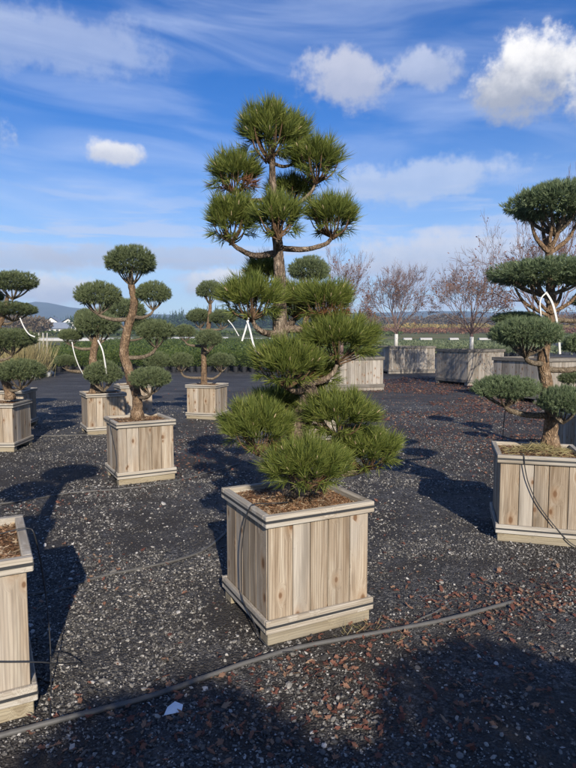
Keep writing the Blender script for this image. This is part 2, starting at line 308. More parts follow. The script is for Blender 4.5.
class MB:
    """collects geometry, then one mesh"""
    def __init__(s): s.V = []; s.Q = []; s.T = []; s.qm = []; s.tm = []; s.n = 0
    def add(s, V, Q=None, T=None, mat=0):
        V = np.asarray(V, float)
        if Q is not None and len(Q): Q = np.asarray(Q, int) + s.n; s.Q.append(Q); s.qm.append(np.full(len(Q), mat))
        if T is not None and len(T): T = np.asarray(T, int) + s.n; s.T.append(T); s.tm.append(np.full(len(T), mat))
        s.V.append(V); s.n += len(V)
    def mesh(s, name, mats, smooth=False):
        F, mi = [], []
        if s.Q: F.append(np.concatenate(s.Q)); mi.append(np.concatenate(s.qm))
        if s.T: F.append(np.concatenate(s.T)); mi.append(np.concatenate(s.tm))
        return mesh_np(name, np.concatenate(s.V), F, mats, mi, smooth)
    def box(s, x0, x1, y0, y1, z0, z1, b=0.003, mat=0):
        """chamfered box: 24 verts"""
        c = np.array([(x0 + x1) / 2, (y0 + y1) / 2, (z0 + z1) / 2]); h = np.array([x1 - x0, y1 - y0, z1 - z0]) / 2
        b = min(b, h.min() * 0.45)
        V = []; idx = {}
        for sx in (-1, 1):
            for sy in (-1, 1):
                for sz in (-1, 1):
                    sg = np.array([sx, sy, sz])
                    for ax in range(3):
                        p = sg * (h - b); p[ax] = sg[ax] * h[ax]
                        idx[(sx, sy, sz, ax)] = len(V); V.append(c + p)
        Q, T = [], []
        for ax in range(3):
            o = [a for a in range(3) if a != ax]
            for sg in (-1, 1):
                f = []
                for (a, bb) in ((-1, -1), (1, -1), (1, 1), (-1, 1)):
                    k = [0, 0, 0]; k[ax] = sg; k[o[0]] = a; k[o[1]] = bb; f.append(idx[(*k, ax)])
                if (sg > 0) == (ax == 1): f = f[::-1]
                Q.append(f)
            for a in (-1, 1):         # edges parallel to ax
                for bb in (-1, 1):
                    k0 = [0, 0, 0]; k1 = [0, 0, 0]
                    for k, e in ((k0, -1), (k1, 1)): k[ax] = e; k[o[0]] = a; k[o[1]] = bb
                    f = [idx[(*k0, o[0])], idx[(*k1, o[0])], idx[(*k1, o[1])], idx[(*k0, o[1])]]
                    Q.append(f)
        for sx in (-1, 1):
            for sy in (-1, 1):
                for sz in (-1, 1):
                    T.append([idx[(sx, sy, sz, a)] for a in range(3)])
        V = np.array(V); cen = c
        Q = [f if np.dot(np.cross(V[f[1]] - V[f[0]], V[f[2]] - V[f[0]]), V[f].mean(0) - cen) > 0 else f[::-1] for f in Q]
        T = [f if np.dot(np.cross(V[f[1]] - V[f[0]], V[f[2]] - V[f[0]]), V[f].mean(0) - cen) > 0 else f[::-1] for f in T]
        s.add(V, Q, T, mat)
    def tube(s, P, rad, n=8, mat=0, cap=True, jitter=0.0):
        P = np.asarray(P, float); rad = np.broadcast_to(np.asarray(rad, float), (len(P),))
        tan = np.gradient(P, axis=0); tan /= np.linalg.norm(tan, axis=1)[:, None] + 1e-12
        a = np.array([0, 0, 1.0]) if abs(tan[0][2]) < 0.9 else np.array([1.0, 0, 0])
        u = np.cross(tan[0], a); u /= np.linalg.norm(u); U = [u]
        for i in range(1, len(P)):
            u = U[-1] - tan[i] * np.dot(U[-1], tan[i]); u /= np.linalg.norm(u) + 1e-12; U.append(u)
        U = np.array(U); Vv = np.cross(tan, U)
        ang = np.arange(n) * 2 * np.pi / n
        rr = rad[:, None] * (1 + jitter * (rng.random((len(P), n)) - 0.5))
        V = P[:, None, :] + rr[..., None] * (np.cos(ang)[None, :, None] * U[:, None, :] + np.sin(ang)[None, :, None] * Vv[:, None, :])
        V = V.reshape(-1, 3); i = np.arange(len(P) - 1)[:, None] * n; j = np.arange(n)[None, :]; k = (j + 1) % n
        Q = np.stack([i + j, i + k, i + n + k, i + n + j], -1).reshape(-1, 4)
        T = []
        if cap:
            V = np.vstack([V, P[:1], P[-1:]]); a0, a1 = len(V) - 2, len(V) - 1; o = (len(P) - 1) * n
            T = [[a0, (q + 1) % n, q] for q in range(n)] + [[a1, o + q, o + (q + 1) % n] for q in range(n)]
        s.add(V, Q, T, mat)

def spline(P, sub=6):
    P = np.asarray(P, float)
    if len(P) < 3: return np.array([P[0] + (P[-1] - P[0]) * k for k in np.linspace(0, 1, sub + 1)])
    E = np.vstack([2 * P[0] - P[1], P, 2 * P[-1] - P[-2]]); out = []
    for i in range(1, len(E) - 2):
        p0, p1, p2, p3 = E[i - 1:i + 3]
        for k in range(sub):
            t = k / sub
            out.append(0.5 * (2 * p1 + (p2 - p0) * t + (2 * p0 - 5 * p1 + 4 * p2 - p3) * t * t + (3 * p1 - p0 - 3 * p2 + p3) * t ** 3))
    out.append(P[-1]); return np.array(out)

def vnoise(x, y, s=1.0, seed=0):
    x = np.asarray(x, float) * s; y = np.asarray(y, float) * s
    xi, yi = np.floor(x).astype(int), np.floor(y).astype(int); fx, fy = x - xi, y - yi
    fx = fx * fx * (3 - 2 * fx); fy = fy * fy * (3 - 2 * fy)
    def hsh(a, b): return np.modf(np.abs(np.sin(a * 127.1 + b * 311.7 + seed * 74.7) * 43758.5453))[0]
    return (hsh(xi, yi) * (1 - fx) + hsh(xi + 1, yi) * fx) * (1 - fy) + (hsh(xi, yi + 1) * (1 - fx) + hsh(xi + 1, yi + 1) * fx) * fy
def fbm(x, y, s=1.0, o=4, seed=0):
    return sum(vnoise(x, y, s * 2 ** i, seed + i) * 0.5 ** i for i in range(o)) / sum(0.5 ** i for i in range(o))

def link(name, data, parent=None, loc=(0, 0, 0), rotz=0.0, scale=None):
    o = bpy.data.objects.new(name, data); col.objects.link(o); o.location = loc; o.rotation_euler = (0, 0, rotz)
    if scale is not None: o.scale = scale
    if parent: o.parent = parent
    return o
def tag(o, label, cat, group=None, kind=None):
    o['label'] = label; o['category'] = cat
    if group: o['group'] = group
    if kind: o['kind'] = kind
    return o
def thing(name, label, cat, loc=(0, 0, 0), rotz=0.0, group=None): return tag(link(name, None, None, loc, rotz), label, cat, group)
def copy_tree(o, parent=None):
    c = o.copy(); col.objects.link(c)
    if parent: c.parent = parent; c.matrix_parent_inverse = o.matrix_parent_inverse.copy()
    for ch in list(o.children): copy_tree(ch, c)
    return c

# ------------------------------------------------------------------ terrain
def gz(y):
    y = np.asarray(y, float)
    return np.interp(y, [-1e4, 25, 100, 350, 700, 5000], [0, 0, 1.0, 8.5, 9.0, 9.0])
def strip(name, ys, mat, xs):
    X, Y = np.meshgrid(xs, ys); Z = gz(Y)
    V = np.stack([X, Y, Z], -1).reshape(-1, 3); nx = len(xs)
    i, j = np.meshgrid(np.arange(len(ys) - 1), np.arange(nx - 1), indexing='ij'); a = (i * nx + j).ravel()
    return link(name, mesh_np(name, V, [np.stack([a, a + 1, a + nx + 1, a + nx], -1)], [mat], smooth=True))
xs = np.array([-2600, -1600, -800, -300, -100, -40, -15, 0, 15, 40, 100, 300, 800, 1600, 2600.])
g = strip('ground', np.array([-300, -60, -20, -5, 0, 5, 10, 15, 20, 25, 40, 60, 80, 100.]), M['gravel'], xs); g['kind'] = 'structure'
fld = strip('field', np.array([100, 150, 200, 250, 300, 350, 450, 700, 1100, 1950.]), M['field'], xs); fld['kind'] = 'structure'
# far blue ridge
rx = np.linspace(-2400, 2400, 260); dep = np.linspace(0, 1, 14)
ridge_px = 288 + FPX * rx / 1850
ytop = np.interp(ridge_px, [-300, -60, 15, 50, 85, 140, 300, 420, 520, 700, 1000], [312, 304, 303, 296, 303, 311, 314, 306, 310, 306, 314])
hgt = (339.5 - ytop) / FPX * 1850 * (0.93 + 0.14 * fbm(rx, rx * 0, 1 / 140., 4, 3))
X, D = np.meshgrid(rx, dep); H = np.interp(rx, rx, hgt)[None, :] * np.sin(np.clip(D * 1.7, 0, np.pi / 2)) ** 1.2 * (0.8 + 0.4 * fbm(X, D * 800, 1 / 160., 4, 9) * (1 - D))
V = np.stack([X, 1350 + D * 540, 5 + H], -1).reshape(-1, 3); nx = len(rx)
i, j = np.meshgrid(np.arange(len(dep) - 1), np.arange(nx - 1), indexing='ij'); a = (i * nx + j).ravel()
o = link('hills', mesh_np('hills', V, [np.stack([a, a + 1, a + nx + 1, a + nx], -1)], [M['hill']], smooth=True)); o['kind'] = 'structure'

# ------------------------------------------------------------------ planter boxes
def board_panel(name, W_, z0, z1, t, nb, mat, seed):
    r = random.Random(seed); mb = MB(); cuts = [0]
    for k in range(nb): cuts.append(cuts[-1] + r.uniform(0.75, 1.25))
    cuts = [c / cuts[-1] * W_ - W_ / 2 for c in cuts]
    for k in range(nb):
        dy_ = r.uniform(0, 0.003)
        mb.box(cuts[k] + 0.0022, cuts[k + 1] - 0.0022, dy_, t + dy_, z0, z1 - r.uniform(0, 0.002), 0.003)
    return mb.mesh(name, [mat])
def ring_mesh(name, w, d, z0, z1, t, mat):
    """a thin band round the box"""
    V = []; 
    for z in (z0, z1):
        for q in (0, -t):
            for sx, sy in ((-1, -1), (1, -1), (1, 1), (-1, 1)): V.append((sx * (w / 2 + q), sy * (d / 2 + q), z))
    Q = []
    for k in range(4):
        l = (k + 1) % 4
        Q += [[k, l, 8 + l, 8 + k], [4 + l, 4 + k, 12 + k, 12 + l], [8 + k, 8 + l, 12 + l, 12 + k], [k + 4, l + 4, l, k]]
    return mesh_np(name, V, [Q], [mat])
def soil_mesh(name, w, d, zt, mound, chips, seed):
    n = 34; u = np.linspace(-0.5, 0.5, n); X, Y = np.meshgrid(u * w, u * d)
    rr = np.sqrt((X / w) ** 2 + (Y / d) ** 2)
    Z = zt + mound * np.exp(-(rr / 0.26) ** 2) + (fbm(X + seed, Y, 14, 4, seed) - 0.5) * 0.035 * (1 - np.clip(rr * 1.7, 0, 0.8))
    V = np.stack([X, Y, Z], -1).reshape(-1, 3); i, j = np.meshgrid(np.arange(n - 1), np.arange(n - 1), indexing='ij'); a = (i * n + j).ravel()
    mb = MB(); mb.add(V, np.stack([a, a + 1, a + n + 1, a + n], -1))
    cx = rng.uniform(-0.48, 0.48, chips) * w; cyv = rng.uniform(-0.48, 0.48, chips) * d
    ix = np.clip(((cx / w + 0.5) * (n - 1)).round().astype(int), 0, n - 1); iy = np.clip(((cyv / d + 0.5) * (n - 1)).round().astype(int), 0, n - 1)
    cz = Z[iy, ix] + 0.004; ang = rng.uniform(0, 2 * np.pi, chips); L = rng.uniform(0.006, 0.022, chips); Wd = rng.uniform(0.0015, 0.006, chips)
    needle = rng.random(chips) < 0.45; L = np.where(needle, rng.uniform(0.03, 0.05, chips), L); Wd = np.where(needle, 0.001, Wd)
    du = np.stack([np.cos(ang), np.sin(ang), rng.uniform(-0.35, 0.35, chips)], -1) * L[:, None]; dv = np.stack([-np.sin(ang), np.cos(ang), rng.uniform(-0.5, 0.5, chips)], -1) * Wd[:, None]
    C = np.stack([cx, cyv, cz], -1); V = np.stack([C - du - dv, C + du - dv, C + du + dv, C - du + dv], 1).reshape(-1, 3)
    mb.add(V, np.arange(chips * 4).reshape(-1, 4), mat=1)
    return mb.mesh(name, [M['mulch'], M['chip']], smooth=False)
_pc = {}
def planter_parts(W_, D_, H_, nb, key, mats, chips):
    """dict of shared meshes for one kind of box"""
    if key in _pc: return _pc[key]
    big = W_ > 1.2; s = 1.5 if big else 1.0
    rt, rh = 0.040 * s, 0.062 * s; ins = 0.024 * s; pt = 0.020 * s; bz0, bz1 = 0.068 * s, 0.138 * s
    P = {}
    P['panel'] = [board_panel('side_panel', W_ - 2 * ins - 2 * (pt + 0.004 if k % 2 else 0), bz0 + 0.002, H_ - rh - 0.001, pt, nb, mats[0], k + int(W_ * 100)) for k in range(4)]
    mb = MB(); mb.box(-W_ / 2, W_ / 2, 0, rt, H_ - rh, H_, 0.004); P['rim_a'] = mb.mesh('rim_board', [mats[1]])
    mb = MB(); mb.box(-W_ / 2 + rt + 0.001, W_ / 2 - rt - 0.001, 0, rt, H_ - rh + 0.001, H_ - 0.001, 0.004); P['rim_b'] = mb.mesh('rim_board', [mats[1]])
    bt = ins - 0.002
    mb = MB(); mb.box(-W_ / 2, W_ / 2, 0, bt, bz0, bz1, 0.004); P['base_a'] = mb.mesh('base_board', [mats[1]])
    mb = MB(); mb.box(-W_ / 2 + bt + 0.001, W_ / 2 - bt - 0.001, 0, bt, bz0 + 0.001, bz1 - 0.001, 0.004); P['base_b'] = mb.mesh('base_board', [mats[1]])
    P['band_t'] = ring_mesh('band', W_ + 0.004, D_ + 0.004, H_ - rh * 0.58, H_ - rh * 0.36, 0.0035, M['strap'])
    P['band_b'] = ring_mesh('band', W_ + 0.004, D_ + 0.004, bz0 + (bz1 - bz0) * 0.42, bz0 + (bz1 - bz0) * 0.60, 0.0035, M['strap'])
    mb = MB(); mb.box(-W_ / 2 + 0.016, W_ / 2 - 0.016, -0.05 * s, 0.05 * s, 0.0, bz0 - 0.001, 0.004); P['skid'] = mb.mesh('skid', [M['skid'] if not big else mats[0]])
    mb = MB(); e = ins + pt + 0.012; mb.box(-W_ / 2 + e, W_ / 2 - e, -D_ / 2 + e, D_ / 2 - e, bz0 + 0.002, bz0 + 0.02, 0.003); P['floor'] = mb.mesh('floor_board', [M['skid']])
    P['soil'] = [soil_mesh('soil', W_ - 2 * rt + 0.004, D_ - 2 * rt + 0.004, H_ - (0.034 if not big else 0.06), 0.035, chips, 11 + k) for k in range(2)]
    P['dim'] = (ins, rt, pt)
    _pc[key] = P; return P
pcount = [0]
def planter(center, yaw, label, W_=0.67, D_=0.67, H_=0.695, nb=5, key='nursery', group='square wooden nursery boxes', grey=False, chips=1500, z=0.0):
    mats = (M['grey_v'], M['grey_h']) if grey else (M['wood_v'], M['wood_h'])
    P = planter_parts(W_, D_, H_, nb, key, mats, chips); ins, rt, pt = P['dim']; pcount[0] += 1; k0 = pcount[0]
    t = thing('planter_box', label, 'planter box', (center[0], center[1], z), yaw, group)
    for k in range(4):
        a = k * math.pi / 2; W2 = W_ if k % 2 == 0 else D_; dd = (D_ if k % 2 == 0 else W_) / 2
        n = Vector((math.sin(a), -math.cos(a), 0))
        link('side_panel', P['panel'][k] if k % 2 else P['panel'][(k + 2 * (k0 % 2)) % 4], t, n * (dd - ins), a)
        link('rim_board', P['rim_a' if k % 2 == 0 else 'rim_b'], t, n * dd, a)
        link('base_board', P['base_a' if k % 2 == 0 else 'base_b'], t, n * dd, a)
    if not grey:
        link('band', P['band_t'], t); link('band', P['band_b'], t)
    for sgn in (-1, 1): link('skid', P['skid'], t, (0, sgn * (D_ / 2 - 0.066 * (1.5 if W_ > 1 else 1)), 0))
    link('floor_board', P['floor'], t)
    link('soil', P['soil'][k0 % 2], t)
    return t

# ------------------------------------------------------------------ foliage pads
def frame_perp(A):
    """two unit vectors perpendicular to each row of A"""
    ref = np.where(np.abs(A[:, 2:3]) < 0.9, np.array([[0, 0, 1.0]]), np.array([[1.0, 0, 0]]))
    u = np.cross(A, ref); u /= np.linalg.norm(u, axis=1)[:, None]
    return u, np.cross(A, u)
def needles(mb, base, axis, per, length, width, spread, stem, mat=0):
    n = len(base); A = np.repeat(axis, per, 0); B = np.repeat(base, per, 0); N = n * per
    B = B + A * (rng.random((N, 1)) * stem)
    u, v = frame_perp(A); ph = rng.uniform(0, 2 * np.pi, (N, 1)); th = np.radians(rng.uniform(spread[0], spread[1], (N, 1)))
    Pp = np.cos(ph) * u + np.sin(ph) * v
    d = A * np.cos(th) + Pp * np.sin(th)
    L = length * rng.uniform(0.7, 1.15, (N, 1)) * np.repeat(rng.uniform(0.72, 1.18, (n, 1)), per, 0)
    side = np.cross(d, rng.normal(size=(N, 3))); side /= np.linalg.norm(side, axis=1)[:, None] + 1e-9
    mid = B + d * L * 0.55 + np.array([0, 0, 1.0]) * L * 0.02
    tip = B + d * L + np.array([0, 0, 1.0]) * L * 0.06 + A * L * 0.10
    w = width * 0.5
    V = np.stack([B - side * w * 0.7, B + side * w * 0.7, mid + side * w, mid - side * w, tip], 1).reshape(-1, 3)
    i = np.arange(N)[:, None] * 5
    mb.add(V, i + np.array([[0, 1, 2, 3]]), i + np.array([[3, 2, 4]]), mat)

def dome_points(n, lower=-0.25):
    """even directions over the upper part of a sphere"""
    k = np.arange(n) + 0.5; z = 1 - (1 - lower) * k / n; ph = k * 2.399963 + rng.random() * 6
    r = np.sqrt(1 - z * z); D = np.stack([r * np.cos(ph), r * np.sin(ph), z], -1)
    D += rng.normal(size=D.shape) * 0.10; return D / np.linalg.norm(D, axis=1)[:, None]

def pine_pad(name, rx, ry, rz, red=0.0):
    """fan shaped pad of long needled shoots; local origin at the pad's middle"""
    mb = MB(); nl = 0.064; rx *= 1.03; ry *= 1.03; rz *= 1.0
    ex, ey, ez = max(rx - nl * 0.62, rx * 0.5), max(ry - nl * 0.62, ry * 0.5), max(rz - nl * 0.45, rz * 0.5)
    area = 2 * np.pi * ((ex * ey) ** 1.6 / 3 + (ex * ez) ** 1.6 / 3 + (ey * ez) ** 1.6 / 3) ** (1 / 1.6)
    n = int(max(26, area / 0.043 ** 2))
    D = dome_points(n, -0.32)
    lump = 0.70 + 0.46 * rng.random((n, 1))
    P = D * np.array([ex, ey, ez]) * lump
    P[:, 2] = np.where(P[:, 2] < 0, P[:, 2] * 0.8, P[:, 2])
    base = np.array([0, 0, -rz * 1.0])
    A = P - base * 1.15; A /= np.linalg.norm(A, axis=1)[:, None]
    A = A * 0.75 + D * 0.35 + np.array([0, 0, 0.28]); A /= np.linalg.norm(A, axis=1)[:, None]
    needles(mb, P - A * 0.045, A, 66, nl * 1.2, 0.0027, (8, 56), 0.055)
    for k in rng.choice(n, n // 4, replace=False):      # pale winter buds
        b = P[k] + A[k] * 0.018; mb.tube([b, b + A[k] * 0.016, b + A[k] * 0.026], [0.0036, 0.003, 0.0008], 5, mat=3)
    # inner shoots
    ni = int(n * 0.7); Di = dome_points(ni, -0.5); Pi = Di * np.array([ex, ey, ez]) * 0.62
    Ai = Di * 0.5 + np.array([0, 0, 0.6]); Ai /= np.linalg.norm(Ai, axis=1)[:, None]
    needles(mb, Pi - Ai * 0.03, Ai, 26, nl * 1.15, 0.0042, (15, 70), 0.05)
    # hanging old needles below
    nu = int(n * (0.30 + red)); ph = rng.uniform(0, 2 * np.pi, nu); q = np.sqrt(rng.random(nu)) * 0.8
    Pu = np.stack([np.cos(ph) * q * ex, np.sin(ph) * q * ey, -rz * (0.35 + 0.45 * (1 - q))], -1)
    Au = np.stack([np.cos(ph), np.sin(ph), -0.2 + 0 * ph], -1); Au /= np.linalg.norm(Au, axis=1)[:, None]
    nr = int(nu * (0.6 if red > 0 else 0.06)); needles(mb, Pu[:nr], Au[:nr], 16, nl, 0.0034, (10, 80), 0.04, mat=2); needles(mb, Pu[nr:], Au[nr:], 26, nl, 0.0034, (10, 75), 0.05)
    # twigs
    for k in rng.choice(n, min(n, 20), replace=False):
        p0 = base + rng.normal(size=3) * 0.006; p2 = P[k] - A[k] * 0.02; p1 = (p0 + p2) / 2 + np.array([p2[0] * 0.18, p2[1] * 0.18, -0.012])
        mb.tube(spline([p0, p1, p2], 3), np.linspace(0.0052, 0.0026, 7), 5, mat=1, cap=False)
    return mb.mesh(name, [M['needle'], M['needletwig'], M['needle_red'], M['bud']])

def fine_pad(name, rx, ry, rz, mat, nl=0.03, sp=0.021, per=15, tw=0.011):
    """clipped cloud pad of short needles; local origin at the pad's middle"""
    mb = MB(); ex, ey, ez = rx - nl * 0.5, ry - nl * 0.5, rz - nl * 0.5
    area = 2 * np.pi * ((ex * ey) ** 1.6 / 3 + (ex * ez) ** 1.6 / 3 + (ey * ez) ** 1.6 / 3) ** (1 / 1.6)
    n = int(area / sp ** 2); D = dome_points(n, -0.55)
    sd = rng.integers(1000)
    lump = 0.72 + 0.42 * fbm(D[:, 0] * 3.4 + D[:, 2] * 2 + sd, D[:, 1] * 3.4 + sd, 1.0, 4, 5) + 0.10 * rng.random(n) + np.where(rng.random(n) < 0.04, 0.09, 0.0)
    flat = np.where(D[:, 2] < 0, 0.75, 1.0)
    P = D * np.array([ex, ey, ez]) * lump[:, None]; P[:, 2] *= flat
    A = D / np.array([ex, ey, ez]); A /= np.linalg.norm(A, axis=1)[:, None]
    A = A + np.array([0, 0, 0.35]) + rng.normal(size=A.shape) * 0.25; A /= np.linalg.norm(A, axis=1)[:, None]
    needles(mb, P - A * nl * 0.8, A, per, nl, nl * 0.095, (8, 58), nl * 0.8)
    ni = int(n * 0.6); Di = dome_points(ni, -0.8); Pi = Di * np.array([ex, ey, ez * np.where(Di[:, 2:3] < 0, 0.6, 0.85)[:, 0].mean()]) * 0.62 * (0.7 + 0.6 * rng.random((ni, 1)))
    needles(mb, Pi, Di, 11, nl * 1.6, nl * 0.2, (10, 80), nl)
    base = np.array([0, 0, -rz * 1.25])
    for k in range(11):
        ph = k * 2.4 + rng.random(); q = 0.35 + 0.5 * rng.random()
        p2 = np.array([math.cos(ph) * q * ex, math.sin(ph) * q * ey, -ez * 0.15]); p1 = np.array([p2[0] * 0.5, p2[1] * 0.5, -rz * 0.85])
        mb.tube(spline([base, p1, p2], 4), np.linspace(tw, tw * 0.4, 9), 6, mat=1, cap=False)
    return mb.mesh(name, [mat, M['bark_branch']])

def bark_tube(mb, pts, rads, sub=7, n=12, rough=0.16):
    P = spline(pts, sub); r = np.interp(np.linspace(0, 1, len(P)), np.linspace(0, 1, len(rads)), rads)
    r = r * (1 + 0.16 * (np.interp(np.arange(len(P)), np.arange(0, len(P) + 4, 3), rng.random(len(np.arange(0, len(P) + 4, 3)))) - 0.5)); mb.tube(P, r, n, jitter=rough)

def cloud_tree(name, label, cat, Y, trunk, pads, kind='fine', group=None, bark='bark_orange', rtop=None, box_top=0.66, branch_r=0.6, mat='scots', pool=None, thick=1.0, forks=()):
    """trunk: (px, py, dY, radius m); pads: (px, py, halfwidth px, halfheight px, dY[, attach dz or None[, red]])"""
    T = [at(p[0], p[1], Y + p[2]) for p in trunk]; rad = [p[3] * thick for p in trunk]
    root = Vector((T[0].x, T[0].y, T[0].z))
    o = thing(name, label, cat, root, 0, group)
    loc = lambda v: np.array(v) - np.array(root)
    mb = MB(); bark_tube(mb, [loc(p) for p in T], rad, 8, 14)
    for (x0_, y0_, x1_, y1_, d1_, fr) in forks:
        a_, b_ = loc(at(x0_, y0_, Y)), loc(at(x1_, y1_, Y + d1_)); md = a_ * 0.45 + b_ * 0.55 + np.array([(b_ - a_)[0] * 0.14, (b_ - a_)[1] * 0.14, -0.02])
        bark_tube(mb, [a_, md, b_], [fr, fr * 0.8, fr * 0.5], 5, 8, 0.2)
    # flare into the soil
    b0 = loc(T[0]); mb.tube([b0 + np.array([0, 0, -0.05]), b0 + np.array([0, 0, 0.0]), b0 + np.array([0, 0, 0.05])], [rad[0] * 1.3, rad[0] * 1.14, rad[0] * 0.97], 14, jitter=0.2)
    link('trunk', mb.mesh('trunk', [M[bark]], True), o)
    TS = spline([list(p) for p in T], 8); RS = np.interp(np.linspace(0, 1, len(TS)), np.linspace(0, 1, len(rad)), rad)
    for p in pads:
        px, py, hw, hh, dY = p[:5]; drop = p[5] if len(p) > 5 and p[5] is not None else 0.10; red = p[6] if len(p) > 6 else 0.0
        yy_ = Y + dY; c = at(px, py, yy_); rx_ = hw * yy_ / FPX; rz_ = hh * yy_ / FPX; ry_ = rx_ * random.uniform(0.85, 1.05)
        if kind == 'pine':
            link('foliage_pad', pine_pad('foliage_pad', rx_, ry_, rz_, red), o, Vector(loc(c)), 0)
            bot = np.array(c) + np.array([0, 0, -rz_ * 1.0])
        else:
            me, (bx, by, bz) = pool[random.randrange(len(pool))]
            link('foliage_pad', me, o, Vector(loc(c)), random.uniform(0, 6.28), (rx_ / bx, ry_ / by, rz_ / bz))
            bot = np.array(c) + np.array([0, 0, -rz_ * 1.22])
        # branch from the trunk
        zt = bot[2] - drop; k = int(np.argmin(np.abs(TS[:, 2] - zt) + 0.15 * np.linalg.norm(TS[:, :2] - bot[:2], axis=1))); s0 = TS[k]
        L = np.linalg.norm(bot - s0)
        if L < 0.05: continue
        r0 = max(0.010, min(RS[k] * branch_r, 0.012 + 0.045 * L)); 
        hor = np.array([bot[0], bot[1], s0[2]])
        m1 = s0 + (hor - s0) * 0.5 + np.array([0, 0, 0.12 * (bot[2] - s0[2]) - 0.03 * L]) + rng.normal(size=3) * 0.02 * L
        m2 = s0 + (hor - s0) * 0.86 + np.array([0, 0, 0.45 * (bot[2] - s0[2])]) + rng.normal(size=3) * 0.015 * L
        mb = MB(); bark_tube(mb, [loc(s0), loc(m1), loc(m2), loc(bot)], [r0, r0 * 0.85, r0 * 0.7, r0 * 0.5], 6, 9, 0.18)
        link('branch', mb.mesh('branch', [M['bark_branch'] if kind != 'pine' else M['bark']], True), o)
    return o

# ------------------------------------------------------------------ planters: positions
def centre(F, yaw, side='R', W_=0.67):
    u = np.array([math.cos(yaw), math.sin(yaw)]); v = np.array([-math.sin(yaw), math.cos(yaw)])
    return np.array(F) + (u if side == 'R' else -u) * W_ / 2 + v * W_ / 2
c_main = centre((-0.112, 2.871), 0.463)
planter(c_main, 0.463, 'cedar planter box under the tall long-needled pine, the nearest whole box', chips=2600)
c_b2 = centre((-1.863, 6.186), 0.507)
planter(c_b2, 0.507, 'cedar box with the curvy-trunked tree, in front of another box on its left')
c_b3 = np.array((-3.22, 9.95))
planter(c_b3, 0.50, 'cedar box partly hidden behind the curvy-trunked tree and its box')
c_b3b = np.array((-3.18, 11.75))
planter(c_b3b, 0.5, 'cedar box of which only a strip of rim shows behind the curvy trunk')
c_b4 = np.array((-1.66, 11.78))
planter(c_b4, -0.294, 'cedar box alone before the potted green shrubs, under the small straight tree')
c_b5 = np.array((-4.24, 8.42))
planter(c_b5, 0.03, 'cedar box cut by the left edge, its brown side turned right')
c_b5b = np.array((-5.05, 10.5))
planter(c_b5b, 0.1, 'cedar box mostly hidden behind the box at the left edge')
c_lb = centre((-1.064, 2.338), 0.49, 'L')
planter(c_lb, 0.49, 'cedar box corner in the lower left, nearest the camera, with cable hanging over it', chips=2600)
c_rb = np.array((2.06, 4.70))
planter(c_rb, -0.27, 'sunlit cedar box at the right edge with a black tube across its front', chips=2600)
c_rb2 = np.array((3.93, 7.35))
planter(c_rb2, 0.0, 'cedar box sliver at the right edge behind the sunlit box')
c_hb = np.array((0.34, 8.95))
planter(c_hb, 0.40, 'cedar box hidden behind the low pads of the tall long-needled pine')
# large weathered boxes with bare trees
u1 = lambda F, yaw, W_, side: centre(F, yaw, side, W_)
def big(F, yaw, W_, H_, label, side='R', nb=16, z=0.0):
    c = centre(F, yaw, side, W_); planter(c, yaw, label, W_, W_, H_, nb, 'big%.2f%.2f' % (W_, H_), 'large weathered grey tree boxes', True, 500, z); return c
c_f1 = big((3.05, 18.1), 0.22, 1.95, 1.06, 'large grey box close behind the tall pine on its right', 'L')
c_f2 = big((7.0, 27.2), 0.28, 2.45, 1.28, 'large grey box farthest back, with a white-based bare tree', 'L', 18, float(gz(27.5)) - 0.02)
c_f3 = big((6.2, 19.8), R(25), 1.72, 1.26, 'large grey box in the middle right, two sides showing, beside bare ground', nb=13)
c_f4 = big((6.27, 14.26), R(26), 1.62, 1.13, 'large grey box behind the flat-padded tree at the right', nb=12)

# ------------------------------------------------------------------ the tall black pine
PY = 3.34
pine = cloud_tree('pine_tree', 'tall long-needled pine with tufted pads on bare limbs, in the nearest whole box', 'tree', PY,
    [(296, 487, 0, 0.075), (296, 462, 0.0, 0.070), (298, 430, 0.02, 0.066), (309, 398, 0.0, 0.055), (299, 368, -0.03, 0.047), (281, 338, 0.0, 0.042), (280, 300, 0.02, 0.036),
     (279, 262, 0.0, 0.033), (276, 225, 0.0, 0.026), (273, 190, 0.0, 0.021), (272, 160, 0.0, 0.016), (271, 145, 0, 0.010)],
    [(269, 132, 31, 28, 0.0, 0.02), (296, 137, 17, 20, 0.12, 0.06), (316, 161, 28, 21, 0.05, 0.12), (235, 173, 29, 20, 0.05, 0.04, 0.35), (291, 190, 24, 13, 0.24, 0.04),
     (232, 218, 29, 25, 0.02, 0.06), (278, 216, 28, 21, -0.16, 0.02), (332, 216, 28, 21, 0.0, 0.06), (262, 272, 20, 15, 0.26, 0.04), (296, 300, 24, 18, 0.24, 0.05),
     (252, 298, 34, 22, -0.10, 0.08), (326, 301, 31, 19, 0.06, 0.06, 0.5), (338, 339, 40, 23, -0.02, 0.12), (287, 364, 36, 24, -0.16, 0.03),
     (258, 427, 37, 28, -0.12, 0.03), (339, 414, 40, 25, -0.04, 0.02), (307, 464, 45, 25, -0.25, -0.02), (366, 449, 37, 21, 0.04, 0.02), (300, 398, 22, 16, 0.2, 0.03), (318, 372, 24, 15, 0.1, 0.03), (276, 402, 24, 14, 0.12, 0.03)],
    kind='pine', bark='bark', branch_r=0.62)

